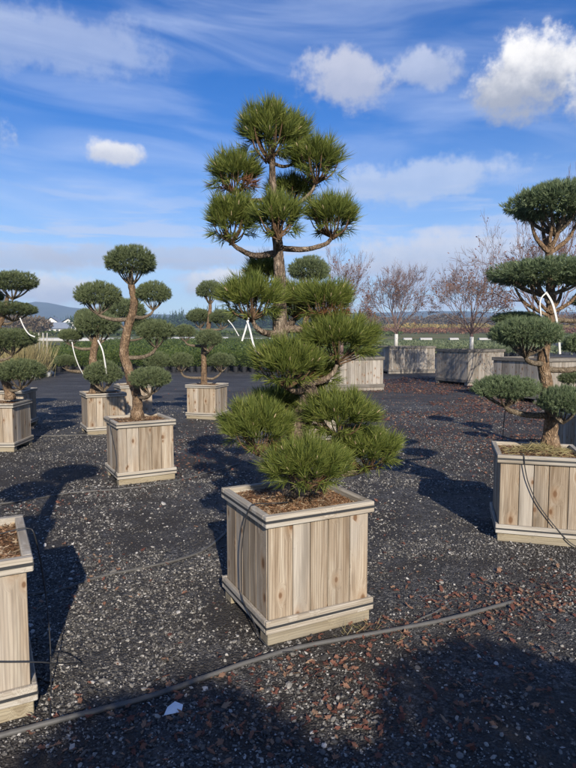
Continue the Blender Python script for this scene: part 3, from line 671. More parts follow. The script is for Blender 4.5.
# pools of clipped pads
POOL = [(fine_pad('foliage_pad', 0.27, 0.27, 0.17, M['scots']), (0.27, 0.27, 0.17)) for k in range(5)]
POOLB = [(fine_pad('foliage_pad', 0.36, 0.36, 0.16, M['scots_blue'], 0.034, 0.023, 16, 0.017), (0.36, 0.36, 0.16)) for k in range(4)]
CG = 'cloud-pruned trees with clipped round pads'
def ctree(label, *a, **k):
    k.setdefault('thick', 0.78)
    return cloud_tree('cloud_tree', label, 'tree', *a, group=CG, **k)
b2t = ctree('cloud-pruned tree with S-curved brown trunk and five clipped pads', 6.64,
    [(137, 414, 0, 0.085), (137, 396, 0, 0.075), (130, 374, 0, 0.07), (124, 352, 0.0, 0.068), (128, 328, 0, 0.062), (134, 305, 0, 0.052), (131, 282, 0, 0.045), (131, 266, 0, 0.02)],
    [(131, 263, 30, 18, 0), (98, 296, 23, 15, 0.0, 0.05), (153, 294, 18, 13, 0.05, 0.08), (156, 332, 20, 13, 0.1, 0.12), (150, 379, 21, 13, -0.25, 0.05)], pool=POOL)
ctree('cloud-pruned tree with low broad pads behind the curvy trunk, white ties on it', 9.95,
    [(95, 391, 0, 0.11), (95, 376, 0, 0.10), (93, 358, 0, 0.085), (96, 340, 0, 0.07), (98, 325, 0, 0.03)],
    [(97, 325, 23, 16, 0), (71, 336, 12, 8, 0, 0.05), (66, 361, 11, 7, 0.1, 0.04), (103, 374, 19, 14, -0.3, 0.02), (86, 318, 13, 10, 0.2)], pool=POOL)
ctree('cloud-pruned tree of dark pads seen between the curvy trunk and the tree behind it', 11.75,
    [(131, 387, 0, 0.08), (125, 362, 0, 0.07), (125, 340, 0, 0.055), (126, 318, 0, 0.03)],
    [(124, 311, 22, 14, 0), (157, 361, 14, 10, 0, 0.05), (143, 326, 15, 9, 0.2, 0.04)], pool=POOL)
ctree('small cloud-pruned tree with straight slender trunk before the shrub rows', 11.78,
    [(204, 386, 0, 0.085), (204, 365, 0, 0.075), (204, 348, 0, 0.07), (208, 330, 0, 0.06), (210, 312, 0, 0.05), (210, 295, 0, 0.025)],
    [(210, 291, 15, 11, 0), (200, 317, 14, 9, 0.2, 0.02), (222, 318, 14, 9, 0, 0.03), (209, 339, 14, 10, -0.3, 0.02), (185, 332, 11, 8, 0, 0.1), (181, 361, 12, 9, 0, 0.12), (221, 361, 14, 9, 0, 0.12)], pool=POOL)
ctree('cloud-pruned tree at the left edge leaning over the brown-sided box', 8.42,
    [(10, 396, 0, 0.085), (5, 380, 0, 0.08), (-5, 362, 0, 0.075), (-6, 340, 0, 0.06), (2, 318, 0, 0.05), (8, 295, 0, 0.03)],
    [(12, 283, 24, 13, 0), (13, 310, 24, 9, 0.1, 0.04), (-10, 297, 14, 9, 0.2), (12, 340, 27, 12, 0, 0.06), (20, 372, 26, 14, -0.15, 0.02), (-30, 330, 22, 12, 0, 0.06)], pool=POOL)
ctree('cloud-pruned tree out at the left edge behind the leaning one', 10.5,
    [(-6, 392, 0, 0.09), (-10, 360, 0, 0.08), (-16, 330, 0, 0.06), (-20, 308, 0, 0.03)], [(-20, 306, 24, 13, 0), (-36, 340, 20, 12, 0), (-2, 346, 16, 9, 0)], pool=POOL)
ctree('cloud-pruned tree with rounded top pad peeping from behind the tall pine', 8.95,
    [(308, 399, 0, 0.09), (309, 375, 0, 0.08), (304, 345, 0, 0.07), (307, 310, 0, 0.055), (309, 285, 0, 0.03)],
    [(309, 271, 23, 15, 0), (292, 308, 18, 12, 0.2), (320, 330, 16, 11, 0.2), (290, 392, 15, 9, 0.2, 0.02)], pool=POOL)
rbt = ctree('large flat-padded blue-green tree in the sunlit box at the right edge', 4.72,
    [(550, 441, 0, 0.075), (551, 425, 0, 0.062), (551, 405, 0, 0.058), (546, 380, 0, 0.056), (543, 358, 0, 0.052), (549, 330, 0.02, 0.046), (551, 300, 0.03, 0.042), (549, 262, 0.02, 0.036), (549, 246, 0, 0.03), (549, 236, 0, 0.018)],
    [(556, 205, 47, 23, 0), (546, 275, 53, 17, -0.04, 0.06), (526, 334, 36, 18, -0.22, 0.06), (517, 319, 25, 8, 0.25, 0.05), (505, 389, 33, 14, 0.0, 0.09), (564, 402, 26, 17, -0.25, 0.0), (592, 345, 30, 14, 0.1, 0.05), (600, 300, 26, 12, 0.2, 0.05)], pool=POOLB, thick=0.85,
    forks=[(549, 253, 531, 222, 0.0, 0.020), (549, 253, 542, 219, 0.1, 0.018), (549, 252, 561, 218, -0.05, 0.020), (549, 254, 577, 222, 0.05, 0.020), (549, 250, 552, 214, -0.08, 0.017), (548, 316, 515, 288, -0.05, 0.016), (549, 312, 531, 286, -0.1, 0.016), (550, 312, 563, 286, 0.05, 0.017), (550, 314, 580, 288, 0.0, 0.017)])
ctree('cloud-pruned tree whose pads just enter at the right edge behind the flat-padded tree', 7.35,
    [(594, 405, 0, 0.085), (597, 380, 0, 0.075), (604, 345, 0, 0.06), (602, 312, 0, 0.03)], [(602, 306, 20, 13, 0), (574, 379, 15, 9, 0, 0.04), (622, 340, 20, 12, 0)], pool=POOL)

# ------------------------------------------------------------------ trees out of frame whose shadows lie in the foreground
def hidden_set(c, yaw, label_b, label_t, pads):  # unseen box and tree, added behind the camera to shade the foreground
    planter(c, yaw, label_b)
    o = thing('cloud_tree', label_t, 'tree', (c[0], c[1], 0.66), 0, CG)
    mb = MB(); zt = max(p[2] for p in pads); bark_tube(mb, [(0, 0, -0.05), (0.05, 0, 0.4), (-0.05, 0.03, 0.8), (0, 0, zt)], [0.08, 0.065, 0.05, 0.03]); link('trunk', mb.mesh('trunk', [M['bark_orange']], True), o)
    for (x, y, z, r, h) in pads:
        me, (bx, by, bz) = POOL[random.randrange(5)]; link('foliage_pad', me, o, (x, y, z), random.uniform(0, 6), (r / bx, r / by, h / bz))
        mb = MB(); bark_tube(mb, [(0, 0, max(0.1, z - h - 0.15)), (x * 0.6, y * 0.6, z - h - 0.1), (x, y, z - h)], [0.03, 0.022, 0.014]); link('branch', mb.mesh('branch', [M['bark_branch']], True), o)
hidden_set((0.35, -1.9), 0.4, 'unseen cedar box added behind the camera', 'unseen cloud-pruned tree added behind the camera to shade the foreground', [(0, 0, 1.12, 0.60, 0.24), (-0.5, 0, 0.85, 0.55, 0.22), (0.5, 0.1, 0.9, 0.55, 0.22), (0.0, -0.1, 0.5, 0.6, 0.2)])
hidden_set((1.75, -1.3), 0.4, 'unseen cedar box added behind the camera to the right', 'unseen cloud-pruned tree added behind the camera to the right to shade the foreground', [(0, 0, 1.0, 0.62, 0.24), (-0.5, 0, 0.7, 0.55, 0.22), (0.55, 0.1, 0.85, 0.6, 0.22), (0.0, -0.1, 0.5, 0.6, 0.2)])
o = thing('cloud_tree', 'cloud-pruned tree in the lower left box, out of frame', 'tree', (c_lb[0], c_lb[1], 0.66), 0, CG)
mb = MB(); bark_tube(mb, [(0, 0, -0.05), (-0.1, 0, 0.4), (-0.2, 0.03, 0.8), (-0.22, 0, 1.3)], [0.08, 0.065, 0.05, 0.03]); link('trunk', mb.mesh('trunk', [M['bark_orange']], True), o)
for (x, y, z, r, h) in [(-0.22, 0, 1.4, 0.34, 0.18), (-0.55, 0.2, 0.9, 0.3, 0.16), (-0.2, -0.25, 0.55, 0.24, 0.14)]:
    me, (bx, by, bz) = POOL[random.randrange(5)]; link('foliage_pad', me, o, (x, y, z), random.uniform(0, 6), (r / bx, r / by, h / bz))

# ------------------------------------------------------------------ bare deciduous trees in the grey boxes
def bare_tree(label, base, height, crown_r, trunk_h, seed, trunk_r=0.06, leaves=250, paint=0.5, fork=7, spread=1.0, depth=5, low=0.0):
    r = np.random.default_rng(seed); o = thing('bare_tree', label, 'tree', base, 0, 'bare deciduous trees in the large grey boxes')
    mb = MB(); P = [(0, 0, -0.05), (0.01, 0, trunk_h * 0.5), (0, 0.01, trunk_h)]
    bark_tube(mb, P, [trunk_r * 1.15, trunk_r, trunk_r * 0.9], 5, 10, 0.1)
    link('trunk', mb.mesh('trunk', [M['twig']], True), o)
    if paint:
        mb = MB(); mb.tube([(0, 0, -0.02), (0.005, 0, paint * 0.5), (0.01, 0, paint)], [trunk_r * 1.35, trunk_r * 1.18, trunk_r * 1.14], 12); link('trunk_guard', mb.mesh('trunk_guard', [M['paint']], True), o)
    mb = MB(); tips = []
    def grow(p, d, L, rad, lev):
        n = 4; pts = [p]; q = p.copy(); dd = d.copy()
        for k in range(n):
            dd = dd + r.normal(size=3) * 0.10 + np.array([0, 0, 0.05]); dd /= np.linalg.norm(dd); q = q + dd * L / n; pts.append(q)
        mb.tube(pts, np.linspace(rad, rad * 0.6, n + 1), 6 if lev < 2 else (4 if lev < 4 else 3), cap=False)
        if lev >= depth: tips.append(q); return
        nb = 3 if lev < depth - 1 else 5
        for k in range(nb):
            a = r.uniform(0, 2 * np.pi); th = r.uniform(0.30, 0.75)
            u, v = frame_perp(dd[None, :]); e = dd * math.cos(th) + (u[0] * math.cos(a) + v[0] * math.sin(a)) * math.sin(th)
            s = pts[-1] if k < 2 else pts[r.integers(2, n)]
            grow(np.array(s), e, L * r.uniform(0.55, 0.85), max(rad * 0.58, 0.0056), lev + 1)
    ch = height - trunk_h
    for k in range(fork):
        a = k * 2 * np.pi / fork + r.uniform(-0.4, 0.4); th = (0.25 + 0.75 * (k % 3) / 2.0 + r.uniform(-0.1, 0.1)) * spread
        d = np.array([math.sin(th) * math.cos(a), math.sin(th) * math.sin(a), math.cos(th)])
        z0 = trunk_h * (1 - low * r.random())
        grow(np.array([0, 0.0, z0]), d, ch * 0.42 * (0.75 + 0.25 * math.cos(th)), trunk_r * 0.55, 1)
    V = np.concatenate(mb.V); ext = np.percentile(np.hypot(V[:, 0], V[:, 1]), 98); zt = V[:, 2].max()
    V = None; sx = crown_r / ext; sz = (height - trunk_h) / (zt - trunk_h)
    for q in mb.V: q[:, 0] *= sx; q[:, 1] *= sx; q[:, 2] = np.where(q[:, 2] > trunk_h, trunk_h + (q[:, 2] - trunk_h) * sz, q[:, 2])
    cr = link('crown', mb.mesh('crown', [M['twig']], False), o)
    if leaves and tips:
        t_ = np.array(tips)[r.integers(0, len(tips), leaves)] + r.normal(size=(leaves, 3)) * 0.08
        t_[:, :2] *= sx; t_[:, 2] = trunk_h + (t_[:, 2] - trunk_h) * sz
        t_ = t_[t_[:, 2] < trunk_h + (height - trunk_h) * (0.35 + 0.5 * r.random(leaves))]
        lv = MB(); n = len(t_); a = r.normal(size=(n, 3)); a /= np.linalg.norm(a, axis=1)[:, None]; b = np.cross(a, r.normal(size=(n, 3))); b /= np.linalg.norm(b, axis=1)[:, None]
        s = r.uniform(0.018, 0.04, (n, 1)); lv.add(np.stack([t_ - a * s, t_ + b * s * .6, t_ + a * s, t_ - b * s * .6], 1).reshape(-1, 3), np.arange(n * 4).reshape(-1, 4))
        link('leaves', lv.mesh('leaves', [M['redleaf']]), o)
    return o
bare_tree('bare tree with pinkish twigs rising behind the tall pine, above its grey box', (c_f1[0] - 0.15, c_f1[1] - 0.1, 1.0), 3.75, 1.5, 0.7, 1, 0.06, 1800, 0.0, 8, 1.1, 6, 0.3)
bare_tree('bare tree with white trunk base in the farthest grey box', (at(396, 345, 28.3).x, 28.3, 1.25), 4.3, 2.1, 0.7, 2, 0.075, 4200, 0.62, 10, 1.2, 6, 0.2)
bare_tree('round-crowned bare tree with white trunk base in the middle right', (6.68, 21.0, 1.2), 3.5, 1.75, 0.65, 3, 0.06, 2600, 0.5, 9, 1.2, 6, 0.2)
bare_tree('big bare tree spreading behind the flat-padded tree', (at(546, 340, c_f4[1]).x, c_f4[1], 1.08), 5.0, 2.2, 0.7, 4, 0.08, 1400, 0.5, 8, 1.1, 6, 0.2)
bare_tree('bare tree at the right edge with red leaves, beyond the flat-padded tree', (9.9, 17.2, 0.0), 4.6, 2.2, 1.0, 5, 0.07, 1800, 0.0, 10, 1.1)

# ------------------------------------------------------------------ ties, hoses, scrap
def ribbon(name, label, cat, pts, w, t_=0.003, mat='white', wdir=(1, 0, 0), group=None):
    P = spline(pts, 8); c0 = P[0].copy(); P = P - c0; tan = np.gradient(P, axis=0); tan /= np.linalg.norm(tan, axis=1)[:, None]
    s = np.array(wdir, float)[None, :] - tan * (tan @ np.array(wdir, float))[:, None]; s /= np.linalg.norm(s, axis=1)[:, None]; nn = np.cross(tan, s)
    V = np.stack([P - s * w / 2 - nn * t_, P + s * w / 2 - nn * t_, P + s * w / 2 + nn * t_, P - s * w / 2 + nn * t_], 1).reshape(-1, 3)
    i = np.arange(len(P) - 1)[:, None] * 4; Q = np.concatenate([i + np.array([[k, (k + 1) % 4, 4 + (k + 1) % 4, 4 + k]]) for k in range(4)])
    e = (len(P) - 1) * 4; Q = np.vstack([Q, [[3, 2, 1, 0]], [[e, e + 1, e + 2, e + 3]]])
    return tag(link(name, mesh_np(name, V, [Q], [M[mat]], smooth=False), None, tuple(c0)), label, cat, group)
TG = 'white ties pulling branches down'
A_ = lambda x, y, Y: list(at(x, y, Y))
ribbon('branch_tie', 'long curved white tie hanging from the pine pad left of its trunk', 'tie', [A_(247, 321, 3.2), A_(250, 330, 3.16), A_(254, 346, 3.14), A_(260, 360, 3.14), A_(266, 369, 3.16)], 0.009, group=TG)
ribbon('branch_tie', 'short straight white tie hanging from the pine pad left of its trunk', 'tie', [A_(249, 318, 3.22), A_(246, 328, 3.2), A_(242, 341, 3.2)], 0.009, group=TG)
ribbon('branch_tie', 'broad white tie on the flat-padded tree at the right', 'tie', [A_(546, 292, 4.52), A_(553, 305, 4.5), A_(558, 328, 4.5), A_(560, 354, 4.52)], 0.0155, group=TG)
ribbon('branch_tie', 'narrow white tie left of the broad one on the flat-padded tree', 'tie', [A_(546, 293, 4.5), A_(542, 297, 4.5), A_(540, 303, 4.5), A_(541, 316, 4.5)], 0.009, group=TG)
ribbon('branch_tie', 'curved white tie on the tree left of the curvy trunk', 'tie', [A_(72, 342, 9.6), A_(74, 352, 9.55), A_(78, 364, 9.55), A_(83, 374, 9.6)], 0.014, group=TG)
ribbon('branch_tie', 'straight white tie right beside the curvy trunk', 'tie', [A_(98, 340, 9.45), A_(103, 352, 9.42), A_(107, 376, 9.45)], 0.021, group=TG)
ribbon('branch_tie', 'small slanted white tie right of the small straight tree', 'tie', [A_(228, 320, 11.5), A_(233, 326, 11.5), A_(239, 336, 11.5)], 0.016, group=TG)
ribbon('branch_tie', 'white tie on the leaning tree at the left edge', 'tie', [A_(20, 318, 8.1), A_(24, 327, 8.1), A_(29, 334, 8.1), A_(35, 337, 8.1)], 0.015, group=TG)

def pipe(name, label, pts, r, mat='hose', cat='hose', group=None, z=None, n=8):
    P = [(*un(x, y), (z if z is not None else r * 0.8)) for x, y in pts] if len(pts[0]) == 2 else pts
    P = spline(P, 10); c0 = P[0].copy(); P = P - c0
    wob = np.cumsum(rng.normal(size=P.shape) * r * 0.10, 0); wob[:, 2] = 0
    mb = MB(); mb.tube(P + wob * (1 if len(pts[0]) == 2 else 0), r, n)
    return tag(link(name, mb.mesh(name, [M[mat]], True), None, tuple(c0)), label, cat, group)
HG = 'black irrigation pipes on the gravel'
pipe('irrigation_pipe', 'thick black pipe crossing the whole foreground below the nearest box', [(-60, 752), (0, 738), (60, 722), (150, 698), (240, 666), (300, 648), (380, 633), (450, 620), (513, 603)], 0.0125, group=HG)
pipe('irrigation_pipe', 'thinner black pipe curving from the nearest box toward the left', [(232, 524), (222, 537), (205, 550), (180, 560), (140, 569), (100, 577), (60, 590), (20, 596)], 0.010, group=HG)
pipe('irrigation_pipe', 'black pipe lying across the yard in front of the curvy tree box', [(-40, 510), (20, 502), (70, 494), (120, 490), (165, 484), (205, 474), (240, 464)], 0.010, group=HG)
pipe('irrigation_pipe', 'black pipe stretched between the left edge box and the boxes farther back', [(30, 437), (60, 436), (95, 436), (140, 440)], 0.011, group=HG)
pipe('irrigation_pipe', 'short black side pipe branching near the end of the thick pipe', [(405, 629), (420, 620), (437, 612), (452, 601)], 0.006, group=HG)
TGp = 'thin drip tubes feeding the boxes'
Zt = 0.70
def onbox(c, yaw, u, v, z):
    return (c[0] + math.cos(yaw) * u - math.sin(yaw) * v, c[1] + math.sin(yaw) * u + math.cos(yaw) * v, z)
q = lambda u, v, z: onbox(c_main, 0.463, u, v, z)
pipe('drip_tube', 'thin tube over the left rim of the nearest whole box', [q(-0.10, -0.12, 0.69), q(-0.22, -0.13, 0.70), q(-0.32, -0.14, 0.712), q(-0.345, -0.14, 0.69), q(-0.355, -0.10, 0.60), q(-0.352, -0.04, 0.42), q(-0.345, -0.02, 0.22), q(-0.35, -0.05, 0.145), q(-0.355, -0.20, 0.10), q(-0.36, -0.33, 0.05), q(-0.31, -0.40, 0.015), q(-0.24, -0.46, 0.02)], 0.0032, 'tube', 'tube', TGp)
q2 = lambda u, v, z: onbox(c_lb, 0.49, u, v, z)
pipe('drip_tube', 'thin tube dangling off the right rim of the lower left box', [q2(0.10, 0.02, 0.69), q2(0.25, 0.03, 0.705), q2(0.335, 0.03, 0.71), q2(0.37, 0.02, 0.66), (*un(45, 590, 0.34)[:2], 0.34), (*un(50, 640, 0.15)[:2], 0.15), (*un(51, 690)[:2], 0.01), (*un(50, 724)[:2], 0.01)], 0.003, 'tube', 'tube', TGp)
pipe('drip_tube', 'thin tube sagging across the front of the lower left box', [q2(-0.30, -0.345, 0.44), q2(0.0, -0.345, 0.34), q2(0.2, -0.346, 0.28), q2(0.345, -0.345, 0.24), q2(0.42, -0.28, 0.18), (*un(82, 664)[:2], 0.008)], 0.003, 'tube', 'tube', TGp)
q3 = lambda u, v, z: onbox(c_rb, -0.27, u, v, z)
pipe('drip_tube', 'black tube curving down the front of the sunlit right box', [q3(-0.15, -0.20, 0.69), q3(-0.145, -0.31, 0.705), q3(-0.14, -0.342, 0.69), q3(-0.13, -0.34, 0.60), q3(-0.10, -0.335, 0.48), q3(-0.03, -0.335, 0.33), q3(0.08, -0.335, 0.18), q3(0.20, -0.345, 0.05), q3(0.28, -0.36, 0.01)], 0.0042, 'tube', 'tube', TGp)
pipe('drip_tube', 'upright black tube standing at the back left of the sunlit right box', [A_(504, 460, 5.15), A_(503, 440, 5.15), A_(504, 420, 5.15), A_(507, 398, 5.16)], 0.0042, 'tube', 'tube', TGp)
q4 = lambda u, v, z: onbox(c_b2, 0.507, u, v, z)
pipe('drip_tube', 'thin tube down the shaded left side of the curvy tree box', [q4(-0.2, -0.05, 0.69), q4(-0.33, -0.05, 0.71), q4(-0.35, -0.05, 0.66), q4(-0.335, -0.12, 0.5), q4(-0.33, -0.24, 0.35), q4(-0.335, -0.28, 0.2), q4(-0.36, -0.25, 0.10), q4(-0.42, -0.2, 0.01)], 0.004, 'tube', 'tube', TGp)
pipe('drip_tube', 'thin tube on the gravel joining the thick pipe by the nearest box', [(262, 628), (276, 640), (284, 655), (288, 651)], 0.003, 'tube', 'tube', TGp)
# white scrap: a folded torn card
sx, sy = un(173, 713); mb = MB()
V = np.array([(-0.040, -0.018, 0.004), (0.034, -0.02, 0.006), (0.044, 0.006, 0.02), (0.012, 0.030, 0.026), (-0.022, 0.012, 0.018), (0.0, -0.004, 0.020)])
mb.add(np.vstack([V, V - [0, 0, 0.0012]]), None, [[0, 1, 5], [1, 2, 5], [2, 3, 5], [3, 4, 5], [4, 0, 5], [7, 6, 11], [8, 7, 11], [9, 8, 11], [10, 9, 11], [6, 10, 11], [0, 6, 7], [0, 7, 1], [1, 7, 8], [1, 8, 2], [2, 8, 9], [2, 9, 3], [3, 9, 10], [3, 10, 4], [4, 10, 6], [4, 6, 0]])
tag(link('paper_scrap', mb.mesh('paper_scrap', [M['card']]), None, (sx, sy, 0.006), 0.3), 'white folded scrap of card lying below the thick pipe', 'scrap')

# ------------------------------------------------------------------ gravel
ICO_V = None
bm = bmesh.new(); bmesh.ops.create_icosphere(bm, subdivisions=1, radius=1.0)
ICO_V = np.array([v.co[:] for v in bm.verts]); ICO_F = np.array([[v.index for v in f.verts] for f in bm.faces]); bm.free()
def footprint_free(x, y):
    ok = np.ones(len(x), bool)
    for c, yaw in ((c_main, 0.463), (c_lb, 0.49), (c_rb, -0.27), (c_b2, 0.507)):
        dx_, dy_ = x - c[0], y - c[1]; u = dx_ * math.cos(yaw) + dy_ * math.sin(yaw); v = -dx_ * math.sin(yaw) + dy_ * math.cos(yaw)
        ok &= ~((np.abs(u) < 0.32) & (np.abs(v) < 0.32))
    return ok
def scatter(y0, y1, dens, margin=1.2):
    wmax = 0.62 * y1 + margin; n = int(2 * wmax * (y1 - y0) * dens); x = rng.uniform(-wmax, wmax, n); y = rng.uniform(y0, y1, n)
    k = np.abs(x) < 0.62 * y + margin; return x[k], y[k]
OCT_V = np.array([(1, 0, 0), (-1, 0, 0), (0, 1, 0), (0, -1, 0), (0, 0, 1), (0, 0, -1.0)]); OCT_F = np.array([(0, 2, 4), (2, 1, 4), (1, 3, 4), (3, 0, 4), (2, 0, 5), (1, 2, 5), (3, 1, 5), (0, 3, 5)])
PV, PF, cnt = [], [], 0
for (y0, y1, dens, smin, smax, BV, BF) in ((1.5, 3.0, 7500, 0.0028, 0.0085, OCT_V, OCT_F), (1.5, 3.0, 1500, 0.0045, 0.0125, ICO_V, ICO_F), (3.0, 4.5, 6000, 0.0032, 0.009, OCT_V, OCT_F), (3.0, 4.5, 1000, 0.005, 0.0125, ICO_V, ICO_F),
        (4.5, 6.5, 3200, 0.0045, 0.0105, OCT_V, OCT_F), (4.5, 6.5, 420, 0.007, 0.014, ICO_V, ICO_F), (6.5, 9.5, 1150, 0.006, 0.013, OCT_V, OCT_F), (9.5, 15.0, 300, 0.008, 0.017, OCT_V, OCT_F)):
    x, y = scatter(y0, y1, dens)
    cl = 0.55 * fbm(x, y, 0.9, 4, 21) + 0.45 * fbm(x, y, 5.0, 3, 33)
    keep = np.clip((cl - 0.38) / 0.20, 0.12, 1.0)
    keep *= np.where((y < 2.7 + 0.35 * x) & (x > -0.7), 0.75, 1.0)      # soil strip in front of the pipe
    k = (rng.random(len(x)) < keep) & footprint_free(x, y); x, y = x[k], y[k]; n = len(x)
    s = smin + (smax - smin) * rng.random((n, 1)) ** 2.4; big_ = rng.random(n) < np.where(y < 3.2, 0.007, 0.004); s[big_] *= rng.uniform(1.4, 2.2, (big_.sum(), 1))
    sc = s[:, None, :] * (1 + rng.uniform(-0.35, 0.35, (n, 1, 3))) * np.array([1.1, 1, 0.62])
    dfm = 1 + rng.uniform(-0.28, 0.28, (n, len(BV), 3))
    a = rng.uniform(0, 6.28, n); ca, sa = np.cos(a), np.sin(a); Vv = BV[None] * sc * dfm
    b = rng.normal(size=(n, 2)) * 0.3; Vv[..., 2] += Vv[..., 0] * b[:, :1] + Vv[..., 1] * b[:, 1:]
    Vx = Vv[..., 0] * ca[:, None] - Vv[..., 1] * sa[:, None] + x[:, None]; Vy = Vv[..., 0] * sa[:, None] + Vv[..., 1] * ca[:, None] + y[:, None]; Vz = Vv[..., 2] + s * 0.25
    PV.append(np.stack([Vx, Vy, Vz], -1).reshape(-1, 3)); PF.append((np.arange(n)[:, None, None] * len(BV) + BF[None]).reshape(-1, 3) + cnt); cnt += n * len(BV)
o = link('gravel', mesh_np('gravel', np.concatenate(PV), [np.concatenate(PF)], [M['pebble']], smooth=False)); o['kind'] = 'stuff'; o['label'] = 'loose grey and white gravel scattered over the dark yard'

# ------------------------------------------------------------------ fallen leaves
def leaf_shape():
    lobes = 5; pts = []
    for k in range(lobes):
        a = math.pi / 2 + (k - 2) * 0.95; pts.append((math.cos(a) * (1.0 - 0.12 * abs(k - 2)), math.sin(a) * (1.0 - 0.12 * abs(k - 2))))
        if k < lobes - 1: a2 = a + 0.475; pts.append((math.cos(a2) * 0.42, math.sin(a2) * 0.42))
    pts.append((0.06, -0.95)); pts.append((-0.06, -0.95))
    order = sorted(pts, key=lambda p: math.atan2(p[1], p[0])); return np.array(order)
LS = leaf_shape(); nlv = len(LS)
LX, LY, LSZ = [], [], []
def leaves_px(x0, y0, x1, y1, n, sx_, sy_, smin=0.018, smax=0.04):
    n = int(n * 1.9)
    t_ = rng.random(n); px_ = x0 + (x1 - x0) * t_ + rng.normal(size=n) * sx_; py_ = y0 + (y1 - y0) * t_ + rng.normal(size=n) * sy_
    for a, b in zip(px_, py_):
        if b < 368: continue
        p = un(a, b); LX.append(p[0]); LY.append(p[1]); LSZ.append(rng.uniform(smin, smax) * 0.64)
leaves_px(330, 640, 480, 615, 75, 26, 12); leaves_px(470, 600, 620, 585, 170, 35, 12); leaves_px(440, 630, 580, 600, 70, 40, 18)
leaves_px(360, 590, 500, 565, 25, 40, 15); leaves_px(40, 740, 300, 700, 60, 40, 22); leaves_px(300, 720, 560, 690, 60, 50, 30); leaves_px(200, 690, 330, 660, 35, 30, 8)
leaves_px(60, 600, 120, 560, 22, 20, 14); leaves_px(170, 470, 215, 440, 150, 22, 10); leaves_px(60, 480, 230, 460, 60, 50, 10)
leaves_px(380, 420, 480, 445, 420, 32, 7); leaves_px(395, 455, 500, 480, 90, 34, 10); leaves_px(470, 440, 500, 462, 120, 12, 6); leaves_px(430, 430, 620, 415, 700, 40, 10); leaves_px(385, 388, 560, 398, 900, 30, 8)
leaves_px(400, 400, 560, 410, 500, 40, 8); leaves_px(150, 395, 260, 398, 60, 30, 4); leaves_px(230, 394, 260, 394, 60, 8, 2); leaves_px(0, 520, 60, 500, 25, 20, 8)
leaves_px(0, 600, 576, 560, 60, 60, 60); leaves_px(330, 690, 600, 680, 80, 60, 40); leaves_px(120, 725, 420, 700, 70, 60, 25); leaves_px(150, 450, 225, 440, 160, 24, 14); leaves_px(60, 505, 200, 480, 40, 30, 10); leaves_px(300, 560, 420, 500, 30, 40, 30)
fx = rng.uniform(1.6, 13, 22000); fy = rng.uniform(8.5, 24, 22000); kk = (fbm(fx, fy, 0.5, 3, 77) + np.where(fy < 11, -0.06, 0) > 0.44); LX += list(fx[kk]); LY += list(fy[kk]); LSZ += list(rng.uniform(0.02, 0.045, kk.sum()))
LX, LY, LSZ = np.array(LX), np.array(LY), np.array(LSZ)
kk = footprint_free(LX, LY); LX, LY, LSZ = LX[kk], LY[kk], LSZ[kk]; n = len(LX)
a = rng.uniform(0, 6.28, n); asp = rng.uniform(0.35, 1.0, n); curl = rng.uniform(-0.5, 1.0, n); tx = rng.normal(size=n) * 0.28; ty = rng.normal(size=n) * 0.28
lx = LS[None, :, 0] * asp[:, None]; ly = np.repeat(LS[None, :, 1], n, 0)
lz = curl[:, None] * (lx ** 2) + tx[:, None] * lx + ty[:, None] * ly + rng.normal(size=(n, nlv)) * 0.07
gxv = (lx * np.cos(a)[:, None] - ly * np.sin(a)[:, None]) * LSZ[:, None] + LX[:, None]; gyv = (lx * np.sin(a)[:, None] + ly * np.cos(a)[:, None]) * LSZ[:, None] + LY[:, None]
zmin = lz.min(1, keepdims=True); gzv = (lz - zmin) * LSZ[:, None] + 0.005 + gz(LY)[:, None]
ctr = np.stack([LX, LY, (0 - zmin[:, 0]) * LSZ + 0.005 + gz(LY)], -1)[:, None, :]
V = np.concatenate([np.stack([gxv, gyv, gzv], -1), ctr], 1).reshape(-1, 3)
tri = np.array([[k, (k + 1) % nlv, nlv] for k in range(nlv)]); Fq = (np.arange(n)[:, None, None] * (nlv + 1) + tri[None]).reshape(-1, 3)
o = link('leaf_litter', mesh_np('leaf_litter', V, [Fq], [M['leaf']])); o['kind'] = 'stuff'; o['label'] = 'fallen brown and orange leaves lying on the gravel in drifts'

# small dry weeds
def blades(mb, base, n, L, spread, w=0.003, r=0.02):
    A = np.tile(np.array([[0, 0, 1.0]]), (n, 1)); B = np.array(base)[None, :] + np.concatenate([rng.normal(size=(n, 2)) * r, np.zeros((n, 1))], 1)
    needles(mb, B, A, 1, L, w, spread, 0.0)
mb = MB()
for (x, y, k) in ((352, 632, 8), (360, 630, 10), (371, 628, 12), (345, 636, 6), (395, 640, 5)):
    blades(mb, (*un(x, y), 0.0), k, 0.075, (20, 80), 0.0022)
o = link('weeds', mb.mesh('weeds', [M['straw']])); o['kind'] = 'stuff'; o['label'] = 'thin dry weeds growing by the pipe and box foot'

mb = MB(); nn_ = 420; hx = rng.normal(size=nn_) * 0.13; hy = rng.normal(size=nn_) * 0.10; hz = 0.672 + 0.05 * np.exp(-(hx ** 2 + hy ** 2) / 0.03) + rng.random(nn_) * 0.02
Bs = np.array([onbox(c_rb, -0.27, a_ + 0.02, b_ - 0.06, c_) for a_, b_, c_ in zip(np.clip(hx, -0.26, 0.24), np.clip(hy, -0.17, 0.3), hz)])
Ax = np.stack([rng.normal(size=nn_), rng.normal(size=nn_), 0.12 + 0 * hx], -1); Ax /= np.linalg.norm(Ax, axis=1)[:, None]
needles(mb, Bs, Ax, 2, 0.07, 0.003, (0, 25), 0.0)
o = link('dry_grass', mb.mesh('dry_grass', [M['straw']])); o['kind'] = 'stuff'; o['label'] = 'matted dry grass lying on the soil of the sunlit right box'

